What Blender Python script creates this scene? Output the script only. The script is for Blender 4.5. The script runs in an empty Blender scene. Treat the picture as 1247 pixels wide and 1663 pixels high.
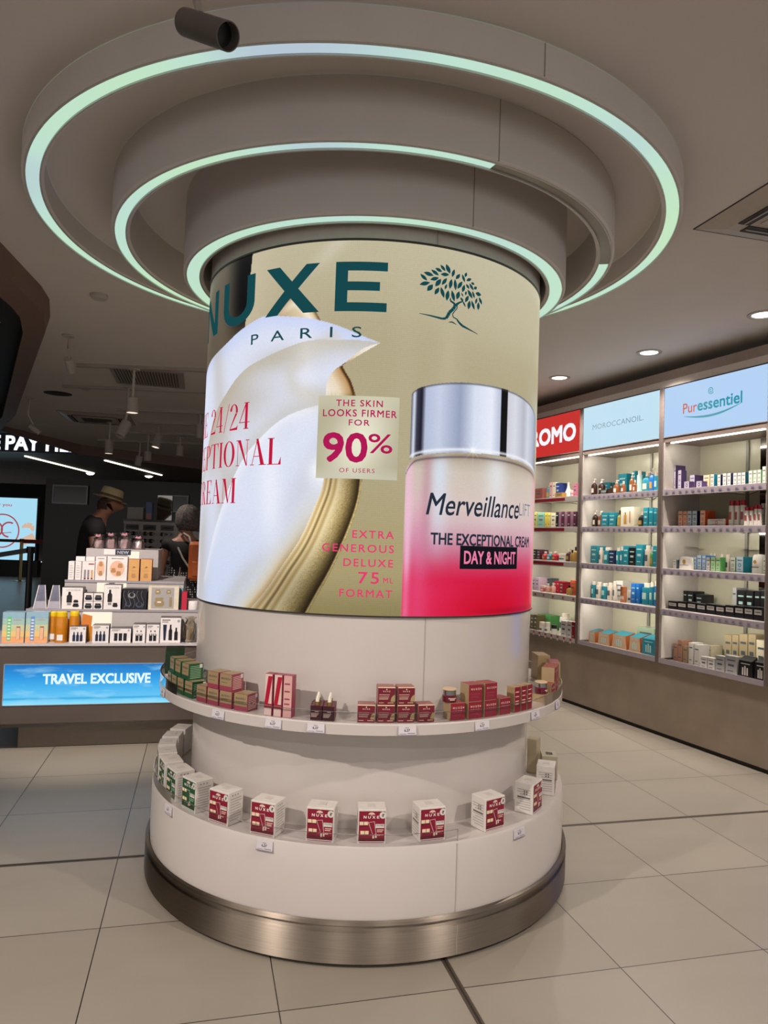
import bpy, bmesh, math, random
import numpy as np
from mathutils import Vector, Matrix
random.seed(7)
C = bpy.context.scene.collection
S = bpy.context.scene
R = math.radians
PI = math.pi

# ------------------------------------------------------------------ camera, world, light, exposure
CAM_H = 1.4768
F_PX, PITCH, ROLL, YAW = 1163.07, 0.03997, 0.03438, -0.02182
def make_camera():
    cy, sy, cp, sp = math.cos(YAW), math.sin(YAW), math.cos(PITCH), math.sin(PITCH)
    F = Vector((-sy*cp, cy*cp, sp)); R0 = Vector((cy, sy, 0)); U0 = R0.cross(F)
    cr, sr = math.cos(ROLL), math.sin(ROLL)
    X = cr*R0 + sr*U0; U = -sr*R0 + cr*U0
    cd = bpy.data.cameras.new('camera'); cam = bpy.data.objects.new('camera', cd); C.objects.link(cam)
    M = Matrix((X, U, -F)).transposed().to_4x4(); M.translation = Vector((0, 0, CAM_H))
    cam.matrix_world = M
    cd.sensor_fit = 'HORIZONTAL'; cd.sensor_width = 36; cd.lens = F_PX/1247*36
    cd.clip_start = .05; cd.clip_end = 80
    S.camera = cam
make_camera()
S.view_settings.view_transform = 'Standard'; S.view_settings.look = 'None'
S.view_settings.gamma = 1; S.view_settings.use_curve_mapping = False
S.view_settings.exposure = 0.0

w = bpy.data.worlds.new('world'); S.world = w; w.use_nodes = True
w.node_tree.nodes['Background'].inputs[0].default_value = (1, .95, .91, 1)
w.node_tree.nodes['Background'].inputs[1].default_value = 0.9

def lamp(kind, loc, target, power, size=.1, color=(1, .9, .8), spot=100, blend=.6, name='lamp_light'):
    l = bpy.data.lights.new(name, kind); l.energy = power; l.color = color
    if kind == 'SPOT': l.spot_size = R(spot); l.spot_blend = blend; l.shadow_soft_size = size
    elif kind == 'AREA': l.size = size
    else: l.shadow_soft_size = size
    o = bpy.data.objects.new(name, l); C.objects.link(o); o.location = loc
    d = Vector(target)-Vector(loc); o.rotation_euler = d.to_track_quat('-Z', 'Y').to_euler()
    o['kind'] = 'helper'
    return o
DC = 3.4908          # distance to the pillar axis
WARM = (1, .89, .80)
# ceiling downlights, one unseen and added to brighten the promotion table (their fixtures are built below at the same places)
DOWN = [(-2.35, .55, 350, 62), (.9, .2, 75, 100), (2.3, 1.0, 190, 66), (-.6, -1.4, 110, 120), (3.0, 3.2, 110, 110),
        (2.5, 4.51, 105, 120), (2.15, 5.5, 105, 120), (1.7, 6.45, 105, 120), (-1.75, 2.75, 560, 44), (-3.2, 1.6, 150, 110)]  # narrow strong spot by the promotion table is added to brighten it
AIM = {0: (-.45, 2.9, .45), 2: (.55, 2.9, .55), 1: (.45, 1.1, 0), 3: (-.3, -.5, 0), 4: (3.6, 3.9, 1.0), 8: (-1.9, 4.9, .9)}
for i, (x, y, p, sp) in enumerate(DOWN):
    lamp('SPOT', (x, y, 2.985), AIM.get(i, (x, y, 0)), p, .035, WARM, sp, .7)

# ------------------------------------------------------------------ materials
def lin(c):
    if isinstance(c, str): c = tuple(int(c[i:i+2], 16)/255 for i in (0, 2, 4))
    return tuple((v/12.92 if v <= .04045 else ((v+.055)/1.055)**2.4) for v in c)
MATS = {}
def mat(name, col, rough=.5, metal=0, emit=0, noise=.04, nscale=30, spec=.5, coat=0, bump=0, stretch=None):
    if name in MATS: return MATS[name]
    m = bpy.data.materials.new(name); m.use_nodes = True; nt = m.node_tree; b = nt.nodes['Principled BSDF']
    c = lin(col)
    b.inputs['Roughness'].default_value = rough; b.inputs['Metallic'].default_value = metal
    b.inputs['Specular IOR Level'].default_value = spec; b.inputs['Coat Weight'].default_value = coat
    if emit:
        b.inputs['Base Color'].default_value = (0, 0, 0, 1)
        b.inputs['Emission Color'].default_value = (*c, 1); b.inputs['Emission Strength'].default_value = emit
    elif noise:
        tc = nt.nodes.new('ShaderNodeTexCoord'); n = nt.nodes.new('ShaderNodeTexNoise'); n.inputs['Scale'].default_value = nscale
        mp = nt.nodes.new('ShaderNodeMapping'); mp.inputs['Scale'].default_value = stretch or (1, 1, 1)
        nt.links.new(tc.outputs['Object'], mp.inputs[0]); nt.links.new(mp.outputs[0], n.inputs['Vector'])
        r = nt.nodes.new('ShaderNodeValToRGB'); r.color_ramp.elements[0].position = .3; r.color_ramp.elements[1].position = .7
        r.color_ramp.elements[0].color = (*[v*(1-noise) for v in c], 1); r.color_ramp.elements[1].color = (*[min(1, v*(1+noise)) for v in c], 1)
        nt.links.new(n.outputs['Fac'], r.inputs[0]); nt.links.new(r.outputs[0], b.inputs['Base Color'])
        if bump:
            bm = nt.nodes.new('ShaderNodeBump'); bm.inputs['Strength'].default_value = bump; bm.inputs['Distance'].default_value = .002
            nt.links.new(n.outputs['Fac'], bm.inputs['Height']); nt.links.new(bm.outputs[0], b.inputs['Normal'])
    else: b.inputs['Base Color'].default_value = (*c, 1)
    MATS[name] = m; return m
def clear_mat(name, tint, gloss=.1, rough=.05, ior=1.25):
    if name in MATS: return MATS[name]
    m = bpy.data.materials.new(name); m.use_nodes = True; nt = m.node_tree
    for n in list(nt.nodes):
        if n.type != 'OUTPUT_MATERIAL': nt.nodes.remove(n)
    out = nt.nodes[0]; t = nt.nodes.new('ShaderNodeBsdfTransparent'); t.inputs[0].default_value = (*tint, 1)
    g = nt.nodes.new('ShaderNodeBsdfGlossy'); g.inputs['Roughness'].default_value = rough
    fr = nt.nodes.new('ShaderNodeFresnel'); fr.inputs[0].default_value = ior
    ad = nt.nodes.new('ShaderNodeMath'); ad.operation = 'ADD'; ad.inputs[1].default_value = gloss; ad.use_clamp = True
    mx = nt.nodes.new('ShaderNodeMixShader')
    nt.links.new(fr.outputs[0], ad.inputs[0]); nt.links.new(ad.outputs[0], mx.inputs[0])
    nt.links.new(t.outputs[0], mx.inputs[1]); nt.links.new(g.outputs[0], mx.inputs[2]); nt.links.new(mx.outputs[0], out.inputs[0])
    MATS[name] = m; return m
def floor_mat():
    m = bpy.data.materials.new('stone_tile'); m.use_nodes = True; nt = m.node_tree; b = nt.nodes['Principled BSDF']
    tc = nt.nodes.new('ShaderNodeTexCoord')
    br = nt.nodes.new('ShaderNodeTexBrick'); br.offset = 0; br.squash = 1
    br.inputs['Scale'].default_value = 1; br.inputs['Brick Width'].default_value = .6; br.inputs['Row Height'].default_value = .6
    br.inputs['Mortar Size'].default_value = .0022; br.inputs['Mortar Smooth'].default_value = .2; br.inputs['Bias'].default_value = 0
    br.inputs['Color1'].default_value = (*lin('8f877c'), 1); br.inputs['Color2'].default_value = (*lin('978f84'), 1); br.inputs['Mortar'].default_value = (*lin('2b2622'), 1)
    nt.links.new(tc.outputs['Object'], br.inputs['Vector'])
    n = nt.nodes.new('ShaderNodeTexNoise'); n.inputs['Scale'].default_value = 2.3; n.inputs['Detail'].default_value = 6; n.inputs['Distortion'].default_value = .6
    mp = nt.nodes.new('ShaderNodeMapping'); mp.inputs['Scale'].default_value = (.6, 1.4, 1)
    nt.links.new(tc.outputs['Object'], mp.inputs[0]); nt.links.new(mp.outputs[0], n.inputs['Vector'])
    mr = nt.nodes.new('ShaderNodeMapRange'); mr.inputs[3].default_value = .88; mr.inputs[4].default_value = 1.1
    nt.links.new(n.outputs['Fac'], mr.inputs[0])
    mx = nt.nodes.new('ShaderNodeMix'); mx.data_type = 'RGBA'; mx.blend_type = 'MULTIPLY'; mx.inputs[0].default_value = 1
    nt.links.new(br.outputs['Color'], mx.inputs[6]); nt.links.new(mr.outputs[0], mx.inputs[7]); nt.links.new(mx.outputs[2], b.inputs['Base Color'])
    b.inputs['Roughness'].default_value = .34; b.inputs['Specular IOR Level'].default_value = .45
    return m

# ------------------------------------------------------------------ mesh builder
class MB:
    def __init__(s): s.v = []; s.f = []; s.m = []; s.sm = []; s.mats = []; s.col = None
    def mi(s, m):
        if m not in s.mats: s.mats.append(m)
        return s.mats.index(m)
    def add(s, vs, fs, m, smooth=False):
        o = len(s.v); k = s.mi(m); s.v += [tuple(v) for v in vs]
        for f in fs: s.f.append(tuple(i+o for i in f)); s.m.append(k); s.sm.append(smooth)
        return s
    def box(s, x0, x1, y0, y1, z0, z1, m, b=0, M=None):
        if b:
            bm = bmesh.new(); bmesh.ops.create_cube(bm, size=1)
            for v in bm.verts: v.co = Vector(((x0+x1)/2+v.co.x*(x1-x0), (y0+y1)/2+v.co.y*(y1-y0), (z0+z1)/2+v.co.z*(z1-z0)))
            bmesh.ops.bevel(bm, geom=bm.edges[:], offset=b, segments=1, affect='EDGES', clamp_overlap=True)
            bm.verts.index_update()
            vs = [tuple(v.co) for v in bm.verts]; fs = [[v.index for v in f.verts] for f in bm.faces]; bm.free()
        else:
            vs = [(x, y, z) for z in (z0, z1) for y in (y0, y1) for x in (x0, x1)]
            fs = [(0, 2, 3, 1), (4, 5, 7, 6), (0, 1, 5, 4), (2, 6, 7, 3), (0, 4, 6, 2), (1, 3, 7, 5)]
        if M is not None: vs = [tuple(M @ Vector(v)) for v in vs]
        return s.add(vs, fs, m)
    def lathe(s, prof, m, n=48, cx=0, cy=0, a0=0, a1=360, M=None, cap=True, sy=1, smooth=True):
        full = abs(a1-a0) >= 359.9; k = n if full else n+1; vs = []; fs = []
        for i in range(k):
            a = R(a0+(a1-a0)*i/n)
            for r, z in prof: vs.append((cx+r*math.sin(a), cy-r*math.cos(a)*sy, z))
        L = len(prof)
        for i in range(n):
            j = (i+1) % k if full else i+1
            for q in range(L-1): fs.append((i*L+q, j*L+q, j*L+q+1, i*L+q+1))
        if M is not None: vs = [tuple(M @ Vector(v)) for v in vs]
        return s.add(vs, fs, m, smooth)
    def cyl(s, r, z0, z1, m, n=24, cx=0, cy=0, r2=None, M=None, sy=1):
        r2 = r if r2 is None else r2; e = min(r, r2)*.08
        return s.lathe([(0, z0), (r-e, z0), (r, z0+e), (r2, z1-e), (r2-e, z1), (0, z1)], m, n, cx, cy, M=M, sy=sy)
    def tube(s, pts, r, m, n=8):
        pts = [Vector(p) for p in pts]; vs = []; fs = []; rr = r if isinstance(r, (list, tuple)) else [r]*len(pts)
        up = Vector((0, 0, 1))
        for i, p in enumerate(pts):
            t = (pts[min(i+1, len(pts)-1)]-pts[max(i-1, 0)]).normalized()
            a = t.cross(up if abs(t.z) < .95 else Vector((1, 0, 0))).normalized(); bb = t.cross(a)
            for k in range(n): vs.append(p+a*rr[i]*math.cos(2*PI*k/n)+bb*rr[i]*math.sin(2*PI*k/n))
        for i in range(len(pts)-1):
            for k in range(n): fs.append((i*n+k, i*n+(k+1) % n, (i+1)*n+(k+1) % n, (i+1)*n+k))
        fs.append(tuple(range(n))[::-1]); fs.append(tuple(range((len(pts)-1)*n, len(pts)*n)))
        return s.add(vs, fs, m, True)
    def poly(s, pts, y, m, M=None):           # flat polygon in the x-z plane at depth y
        vs = [(p[0], y, p[1]) for p in pts]
        if M is not None: vs = [tuple(M @ Vector(v)) for v in vs]
        return s.add(vs, [tuple(range(len(pts)))], m)
    def rect(s, x0, x1, z0, z1, y, m): return s.poly([(x0, z0), (x1, z0), (x1, z1), (x0, z1)], y, m)
    def disc(s, cx, cz, r, y, m, n=16, rz=None): return s.poly([(cx+r*math.cos(2*PI*i/n), cz+(rz or r)*math.sin(2*PI*i/n)) for i in range(n)], y, m)
    def prism(s, pts, z0, z1, m, holes=False):
        n = len(pts); vs = [(x, y, z0) for x, y in pts]+[(x, y, z1) for x, y in pts]
        fs = [tuple(range(n))[::-1], tuple(range(n, 2*n))]+[(i, (i+1) % n, n+(i+1) % n, n+i) for i in range(n)]
        return s.add(vs, fs, m)
    def put(s, o, M=None):                     # append another builder
        for k, f in enumerate(o.f): pass
        off = len(s.v); s.v += [tuple(M @ Vector(v)) if M is not None else v for v in o.v]
        for f, m, q in zip(o.f, o.m, o.sm): s.f.append(tuple(i+off for i in f)); s.m.append(s.mi(o.mats[m])); s.sm.append(q)
        return s
    def build(s, name, parent=None, **kw):
        me = bpy.data.meshes.new(name); me.from_pydata(s.v, [], s.f)
        for m in s.mats: me.materials.append(m)
        me.polygons.foreach_set('material_index', s.m); me.polygons.foreach_set('use_smooth', s.sm); me.update()
        o = bpy.data.objects.new(name, me); C.objects.link(o)
        if parent is not None: o.parent = parent
        if any(s.sm):
            bm = bmesh.new(); bm.from_mesh(me)
            for e in bm.edges:
                if len(e.link_faces) == 2 and e.calc_face_angle(0) > .6: e.smooth = False
            bm.to_mesh(me); bm.free()
        tag(o, **kw); return o
def tag(o, label=None, cat=None, group=None, kind=None):
    if label: o['label'] = label
    if cat: o['category'] = cat
    if group: o['group'] = group
    if kind: o['kind'] = kind
    return o
def empty(name, loc=(0, 0, 0), rz=0, **kw):
    o = bpy.data.objects.new(name, None); C.objects.link(o); o.location = loc; o.rotation_euler = (0, 0, rz)
    o.empty_display_size = .1
    return tag(o, **kw)
def at(o, loc, rz=0): o.location = loc; o.rotation_euler = (0, 0, rz); return o
def copy_tree(o, parent=None):
    c = o.copy(); C.objects.link(c); c.parent = parent
    for ch in list(o.children): copy_tree(ch, c)
    return c

# ------------------------------------------------------------------ lettering
TXT = {}
def text2d(s, bold=0.0, spacing=1.0):
    k = (s, bold, spacing)
    if k in TXT: return TXT[k]
    cu = bpy.data.curves.new('t', 'FONT'); cu.body = s; cu.size = 1; cu.offset = bold; cu.space_character = spacing; cu.resolution_u = 3
    o = bpy.data.objects.new('t', cu); C.objects.link(o)
    dg = bpy.context.evaluated_depsgraph_get(); dg.update(); me = o.evaluated_get(dg).to_mesh()
    vs = [(v.co.x, v.co.y) for v in me.vertices]; fs = [tuple(p.vertices) for p in me.polygons]
    o.evaluated_get(dg).to_mesh_clear(); bpy.data.objects.remove(o); bpy.data.curves.remove(cu)
    x0 = min(v[0] for v in vs); x1 = max(v[0] for v in vs)
    TXT[k] = ([(v[0]-x0, v[1]) for v in vs], fs, x1-x0); return TXT[k]
CAPH = .682
def text_fit(s, x0, x1, z0, z1, bold=0.0, spacing=1.0, shear=0.0, rise=0.0):
    """text laid out so that its capitals fill x0..x1, z0..z1"""
    vs, fs, wd = text2d(s, min(bold, 0), spacing); k = (z1-z0)/CAPH; V = []; Fc = []
    sh = [(0, 0)] if bold <= 0 else [(a*bold, b*bold) for a in (-1, 1) for b in (-1, 1)]
    if bold > .015: sh += [(0, bold), (0, -bold), (bold, 0), (-bold, 0)]
    for dx, dz in sh:
        o = len(V); V += [(x0+v[0]*(x1-x0)/wd+v[1]*k*shear+dx*k, z0+(v[1]+dz)*k+rise*(v[0]/wd)) for v in vs]; Fc += [tuple(i+o for i in f) for f in fs]
    return V, Fc
def flat_text(mb, s, x0, x1, z0, z1, y, m, **kw):
    vs, fs = text_fit(s, x0, x1, z0, z1, **kw)
    mb.add([(v[0], y, v[1]) for v in vs], fs, m); return mb
# wide grotesque capitals of the big word on the pillar, unit box
def poly_word_nuxe(x0, gap, wN, wU, wX, wE, z0, z1):
    H = z1-z0; out = []
    P = lambda xo, w, pts: out.append([(xo+px*w, z0+pz*H) for px, pz in pts])
    x = x0; t = .21
    P(x, wN, [(0, 0), (t, 0), (t, 1), (0, 1)]); P(x, wN, [(1-t, 0), (1, 0), (1, 1), (1-t, 1)]); P(x, wN, [(0, 1), (t*1.25, 1), (1, 0), (1-t*1.25, 0)][::1])
    x += wN+gap
    n = 14
    P(x, wU, [(0, .42), (t, .42), (t, 1), (0, 1)]); P(x, wU, [(1-t, .42), (1, .42), (1, 1), (1-t, 1)])
    for i in range(n):
        a, b = PI+PI*i/n, PI+PI*(i+1)/n
        P(x, wU, [(.5+.5*math.cos(a), .42+.44*math.sin(a)), (.5+.5*math.cos(b), .42+.44*math.sin(b)), (.5+(.5-t)*math.cos(b), .42+.25*math.sin(b)), (.5+(.5-t)*math.cos(a), .42+.25*math.sin(a))])
    x += wU+gap
    P(x, wX, [(0, 1), (.27, 1), (1, 0), (.73, 0)]); P(x, wX, [(0, 0), (.25, 0), (.99, 1), (.76, 1)])
    x += wX+gap
    P(x, wE, [(0, 0), (.24, 0), (.24, 1), (0, 1)])
    for a, b, r in ((0, .18, 1), (.42, .6, .86), (.82, 1, 1)): P(x, wE, [(.24, a), (r, a), (r, b), (.24, b)])
    return out
def small_nuxe(mb, cx, z0, w, h, y, m):
    for p in poly_word_nuxe(cx-w/2, w*.1, w*.18, w*.17, w*.19, w*.15, z0, z0+h): mb.poly(p, y, m)
# high contrast serif capitals
def serif_glyph(ch):
    q = []; hl = .03
    def Q(*p): q.append(list(p))
    def st(x, w=.15, y0=0, y1=1, s=1):
        Q((x, y0), (x+w, y0), (x+w, y1), (x, y1))
        if s:
            for yy in (y0, y1-hl): Q((x-.07, yy), (x+w+.07, yy), (x+w+.07, yy+hl), (x-.07, yy+hl))
    def ring(cx, cy, rx, ry, tx, ty, a0=0, a1=360, n=24):
        for i in range(n):
            a, b = R(a0+(a1-a0)*i/n), R(a0+(a1-a0)*(i+1)/n)
            Q((cx+rx*math.cos(a), cy+ry*math.sin(a)), (cx+rx*math.cos(b), cy+ry*math.sin(b)),
              (cx+(rx-tx)*math.cos(b), cy+(ry-ty)*math.sin(b)), (cx+(rx-tx)*math.cos(a), cy+(ry-ty)*math.sin(a)))
    def hb(x0, x1, y): Q((x0, y), (x1, y), (x1, y+hl), (x0, y+hl))
    def tri(a, b, c): Q(a, b, c)
    if ch == 'I': st(.1); return q, .35
    if ch == 'H': st(.1); st(.55); hb(.2, .6, .48); return q, .8
    if ch == 'T': st(.3); hb(0, .75, .97); tri((0, 1), (0, .72), (.1, 1)); tri((.75, 1), (.65, 1), (.75, .72)); return q, .77
    if ch == 'E':
        st(.1)
        for y in (0, .485, .97): hb(.2, .62 if y != .485 else .48, y)
        tri((.62, 1), (.52, 1), (.62, .72)); tri((.62, 0), (.62, .28), (.5, 0)); tri((.48, .36), (.48, .64), (.42, .5)); return q, .68
    if ch == 'L': st(.1); hb(.2, .62, 0); tri((.62, 0), (.62, .3), (.5, 0)); return q, .66
    if ch == 'P': st(.1); ring(.3, .74, .33, .26, .15, hl, -90, 90); hb(.2, .3, .97); hb(.2, .3, .48); return q, .66
    if ch == 'R':
        st(.1); ring(.3, .75, .31, .25, .15, hl, -90, 90); hb(.2, .3, .97); hb(.2, .3, .5); Q((.3, .5), (.45, .52), (.7, 0), (.53, 0)); hb(.5, .76, 0); return q, .76
    if ch == 'O': ring(.4, .5, .38, .51, .16, hl); return q, .82
    if ch == 'C': ring(.4, .5, .38, .51, .16, hl, 50, 310); tri((.66, 1), (.6, .82), (.66, .66)); tri((.66, .34), (.6, .16), (.66, 0)); return q, .72
    if ch == 'N': hb(0, .2, .97); Q((.1, 0), (.13, 0), (.13, 1), (.1, 1)); Q((.1, 1), (.27, 1), (.66, 0), (.6, 0)); Q((.63, 0), (.66, 0), (.66, 1), (.63, 1)); hb(.02, .22, 0); hb(.54, .75, .97); return q, .76
    if ch == 'A': Q((.1, 0), (.13, 0), (.38, 1), (.34, 1)); Q((.3, 1), (.4, 1), (.72, 0), (.54, 0)); hb(.2, .58, .32); hb(.02, .22, 0); hb(.46, .8, 0); return q, .78
    if ch == 'M':
        Q((.1, 0), (.13, 0), (.13, 1), (.1, 1)); Q((.1, 1), (.27, 1), (.5, .05), (.44, 0)); Q((.44, 0), (.47, 0), (.76, 1), (.72, 1)); st(.72); hb(.02, .22, 0); hb(.02, .2, .97); return q, .98
    if ch == 'X': Q((.04, 1), (.22, 1), (.66, 0), (.48, 0)); Q((.08, 0), (.12, 0), (.6, 1), (.56, 1)); hb(0, .22, 0); hb(.42, .72, 0); hb(0, .28, .97); hb(.46, .7, .97); return q, .72
    if ch == '2':
        ring(.26, .74, .24, .26, .12, hl, -20, 175, 16); ring(.08, .79, .07, .07, .07, .07, 0, 360, 8)
        Q((.48, .64), (.36, .64), (.02, .04), (.06, .04)); Q((.02, 0), (.5, 0), (.52, .2), (.44, .1)); Q((.02, 0), (.5, 0), (.46, .1), (.04, .06)); return q, .56
    if ch == '4': st(.32, .13); Q((.0, .25), (.04, .25), (.4, 1), (.34, 1)); hb(0, .56, .24); return q, .6
    if ch == '/': Q((0, -.05), (.04, -.05), (.36, 1.05), (.32, 1.05)); return q, .36
    return q, .35
def serif_word(word, xr, z0, h, xs):
    """right aligned at xr"""
    tot = sum(serif_glyph(c)[1]+.04 for c in word)*h*xs; x = xr-tot; out = []
    for c in word:
        q, wd = serif_glyph(c)
        for p in q: out.append([(x+a*h*xs, z0+b*h) for a, b in p])
        x += (wd+.04)*h*xs
    return out

# ------------------------------------------------------------------ wrapping flat art round the drum
def wrap(polys_vs, polys_fs, rad, m, name, parent, step=.012, **kw):
    """polys in (u = arc length, z); cut into narrow slices, then bent to the radius"""
    bm = bmesh.new(); vv = [bm.verts.new((a, 0, b)) for a, b in polys_vs]
    for f in polys_fs:
        try: bm.faces.new([vv[i] for i in f])
        except ValueError: pass
    u0 = min(a for a, b in polys_vs); u1 = max(a for a, b in polys_vs)
    k = math.floor(u0/step)+1
    while k*step < u1:
        bmesh.ops.bisect_plane(bm, geom=bm.verts[:]+bm.edges[:]+bm.faces[:], plane_co=(k*step, 0, 0), plane_no=(1, 0, 0)); k += 1
    for v in bm.verts:
        t = v.co.x/R_DRUM; z = v.co.z
        v.co = Vector((rad*math.sin(t), -rad*math.cos(t), z))
    for f in bm.faces:
        c = f.calc_center_median()
        f.normal_update()
        if f.normal.x*c.x+f.normal.y*c.y < 0: f.normal_flip()
    me = bpy.data.meshes.new(name); bm.to_mesh(me); bm.free(); me.materials.append(m)
    o = bpy.data.objects.new(name, me); C.objects.link(o); o.parent = parent; tag(o, **kw); return o
def wrap_polys(polys, rad, m, name, parent, **kw):
    vs = []; fs = []
    for p in polys: fs.append(tuple(range(len(vs), len(vs)+len(p)))); vs += p
    return wrap(vs, fs, rad, m, name, parent, **kw)
R_DRUM = .793

# ------------------------------------------------------------------ the setting
TILE_A = R(13.01)
gx = Vector((math.cos(TILE_A), math.sin(TILE_A), 0)); gy = Vector((-math.sin(TILE_A), math.cos(TILE_A), 0))
fl = MB().box(-22, 22, -8, 34, -.1, 0, floor_mat()).build('floor', kind='structure')
o0 = gx*.3+gy*.49; fl.location = (o0.x, o0.y, 0); fl.rotation_euler.z = TILE_A
jm = mat('joint_metal', '54493f', .45, .3)
j = MB().box(-20, 3.6, -.012, -.004, 0, .0012, jm).box(-20, 3.6, .004, .012, 0, .0012, jm).box(-20, 3.6, -.004, .004, 0, .0006, mat('joint_dark', '2a2420', .7))
o = j.build('trim_1', kind='structure'); p0 = gy*3.49; o.location = (p0.x, p0.y, 0); o.rotation_euler.z = TILE_A
j = MB().box(-.012, -.004, -5, 2.63, 0, .0013, jm).box(.004, .012, -5, 2.63, 0, .0013, jm).box(-.004, .004, -5, 2.63, 0, .0007, mat('joint_dark', '2a2420'))
o = j.build('trim_2', kind='structure'); p0 = gx*.9; o.location = (p0.x, p0.y, 0); o.rotation_euler.z = TILE_A

cm = mat('ceiling_paint', 'd6cfc9', .75, noise=.02, nscale=3)
CZ = 3.02
ceil = MB().prism([(-5.6, -4.5), (9, -4.5), (9, 17), (-3.30, 15.1), (-5.2, 13.1), (-5.6, 10.9)], CZ, CZ+.1, cm)
ceil.build('ceiling', kind='structure')
hallc = MB().box(-22, 8, 14.0, 34, 3.5, 3.6, mat('hall_ceiling_brown', '5f5654', .6)).box(-22, -5.66, -4.5, 14.0, 3.5, 3.6, mat('hall_ceiling_brown', '3a2d28'))
hallc.build('ceiling_hall', kind='structure')
MB().box(-22, 8, 33, 33.2, 0, 3.5, mat('hall_black', '0d0c0d', .5)).build('wall_back', kind='structure')
MB().box(-22, -21.8, -4.5, 33, 0, 3.5, mat('hall_black', '0d0c0d')).build('wall_left', kind='structure')
# dropped bulkhead at the left with a slatted recess
bk = mat('bulkhead_brown', '70594f', .55); bd = mat('bulkhead_dark', '1a1614', .6)
outer = [(-1.98, 3.3), (-2.04, 3.85), (-2.13, 4.55), (-2.19, 4.8), (-2.27, 4.99), (-2.36, 5.2), (-2.55, 5.55), (-4.49, 9.14), (-5.58, 10.86)]
outer = [(-2.0, 3.0)]+outer
inner = []
for i, p in enumerate(outer):
    a = Vector(outer[max(i-1, 0)]); b = Vector(outer[min(i+1, len(outer)-1)]); t = (b-a).normalized(); n = Vector((-t.y, t.x))
    inner.append(tuple(Vector(p)+n*.17))
m = MB()
for i in range(len(outer)-1):
    a, b, c, d = outer[i], outer[i+1], inner[i+1], inner[i]
    m.add([(a[0], a[1], CZ), (b[0], b[1], CZ), (b[0]-.03, b[1], 2.90), (a[0]-.03, a[1], 2.90)], [(0, 1, 2, 3)], bk, True)
    m.add([(a[0]-.03, a[1], 2.90), (b[0]-.03, b[1], 2.90), (c[0], c[1], 2.87), (d[0], d[1], 2.87)], [(0, 1, 2, 3)], bk)
    m.add([(d[0], d[1], 2.87), (c[0], c[1], 2.87), (c[0], c[1], 3.0), (d[0], d[1], 3.0)], [(0, 1, 2, 3)], bd)
    m.add([(a[0], a[1], CZ), (b[0], b[1], CZ), (c[0], c[1], CZ), (d[0], d[1], CZ)], [(0, 1, 2, 3)], bd)
m.build('trim_3', kind='structure')
m = MB().prism([(p[0], p[1]) for p in inner]+[(-5.9, 10.9), (-5.9, 3.0)], 3.0, 3.04, bd); m.build('ceiling_recess', kind='structure')
m = MB(); sl = mat('slat_gold', 'b09e74', .5)
for k in range(22):
    x0 = -2.30-.085*k; ye = np.interp(-x0-.12, [-p[0] for p in inner], [p[1] for p in inner])
    y0 = 3.2
    m.tube([(x0+.25, y0, 2.93), (x0-.02, min(ye, 9.5)-.05 if k else 4.6, 2.93)], .008, sl, 4)
m.build('trim_4', kind='structure')
# beam that ends the shop ceiling
m = MB(); pl = [(-5.62, 10.86), (-5.24, 13.02), (-3.33, 15.0), (8, 16.9)]
BZ = dict(zip(pl, (2.955, 2.845, 2.82, 2.80)))
for a, b in zip(pl, pl[1:]):
    t = (Vector(b)-Vector(a)).normalized(); n = Vector((-t.y, t.x))*.03
    za, zb = BZ[a], BZ[b]; q = [(a, za), (b, zb), ((b[0]+n.x, b[1]+n.y), zb), ((a[0]+n.x, a[1]+n.y), za)]
    m.add([(*p_, z_) for p_, z_ in q]+[(*p_, 3.49) for p_, z_ in q], [(3, 2, 1, 0), (4, 5, 6, 7), (0, 1, 5, 4), (1, 2, 6, 5), (2, 3, 7, 6), (3, 0, 4, 7)], mat('beam_brown', '6e564d', .6))
m.build('trim_5', kind='structure')

# ------------------------------------------------------------------ pillar display
white = mat('gloss_white', 'c3bbb7', .22, noise=.02, nscale=4, coat=.3)
whitet = mat('white_top', 'd0c9c4', .3, noise=.015)
steel = mat('brushed_steel', 'a2978b', .50, 1, noise=.08, nscale=6, stretch=(1, 1, 60))
_b = steel.node_tree.nodes['Principled BSDF']; _t = steel.node_tree.nodes.new('ShaderNodeTangent'); _t.direction_type = 'RADIAL'; _t.axis = 'Z'
steel.node_tree.links.new(_t.outputs[0], _b.inputs['Tangent']); _b.inputs['Anisotropic'].default_value = 1.0; _b.inputs['Anisotropic Rotation'].default_value = .25
black_gap = mat('gap_black', '0b0a0a', .8)
pil = empty('pillar_display', (0, DC, 0), label='round white shop pillar with wraparound lit cream advertisement, two display tiers and steel foot', cat='display stand')
MB().lathe([(0, 0), (.93, 0), (.93, .02)], black_gap, 96).lathe([(.93, .016), (.966, .016), (.967, .02), (.967, .118), (.966, .121), (.957, .122), (.957, .142), (.966, .144), (.968, .147), (.966, .156), (.952, .157)], steel, 160).build('base', pil, label='brushed steel foot ring')
MB().lathe([(.90, .15), (.949, .15), (.949, .398), (.945, .406), (.93, .406), (.78, .404)], white, 160).build('lower_counter', pil)
MB().lathe([(.784, .40), (.784, 1.193)], white, 160).build('core', pil)
MB().lathe([(.78, .785), (.93, .785), (.937, .788), (.937, .824), (.933, .829), (.78, .829)], white, 160).build('shelf', pil)
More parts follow.
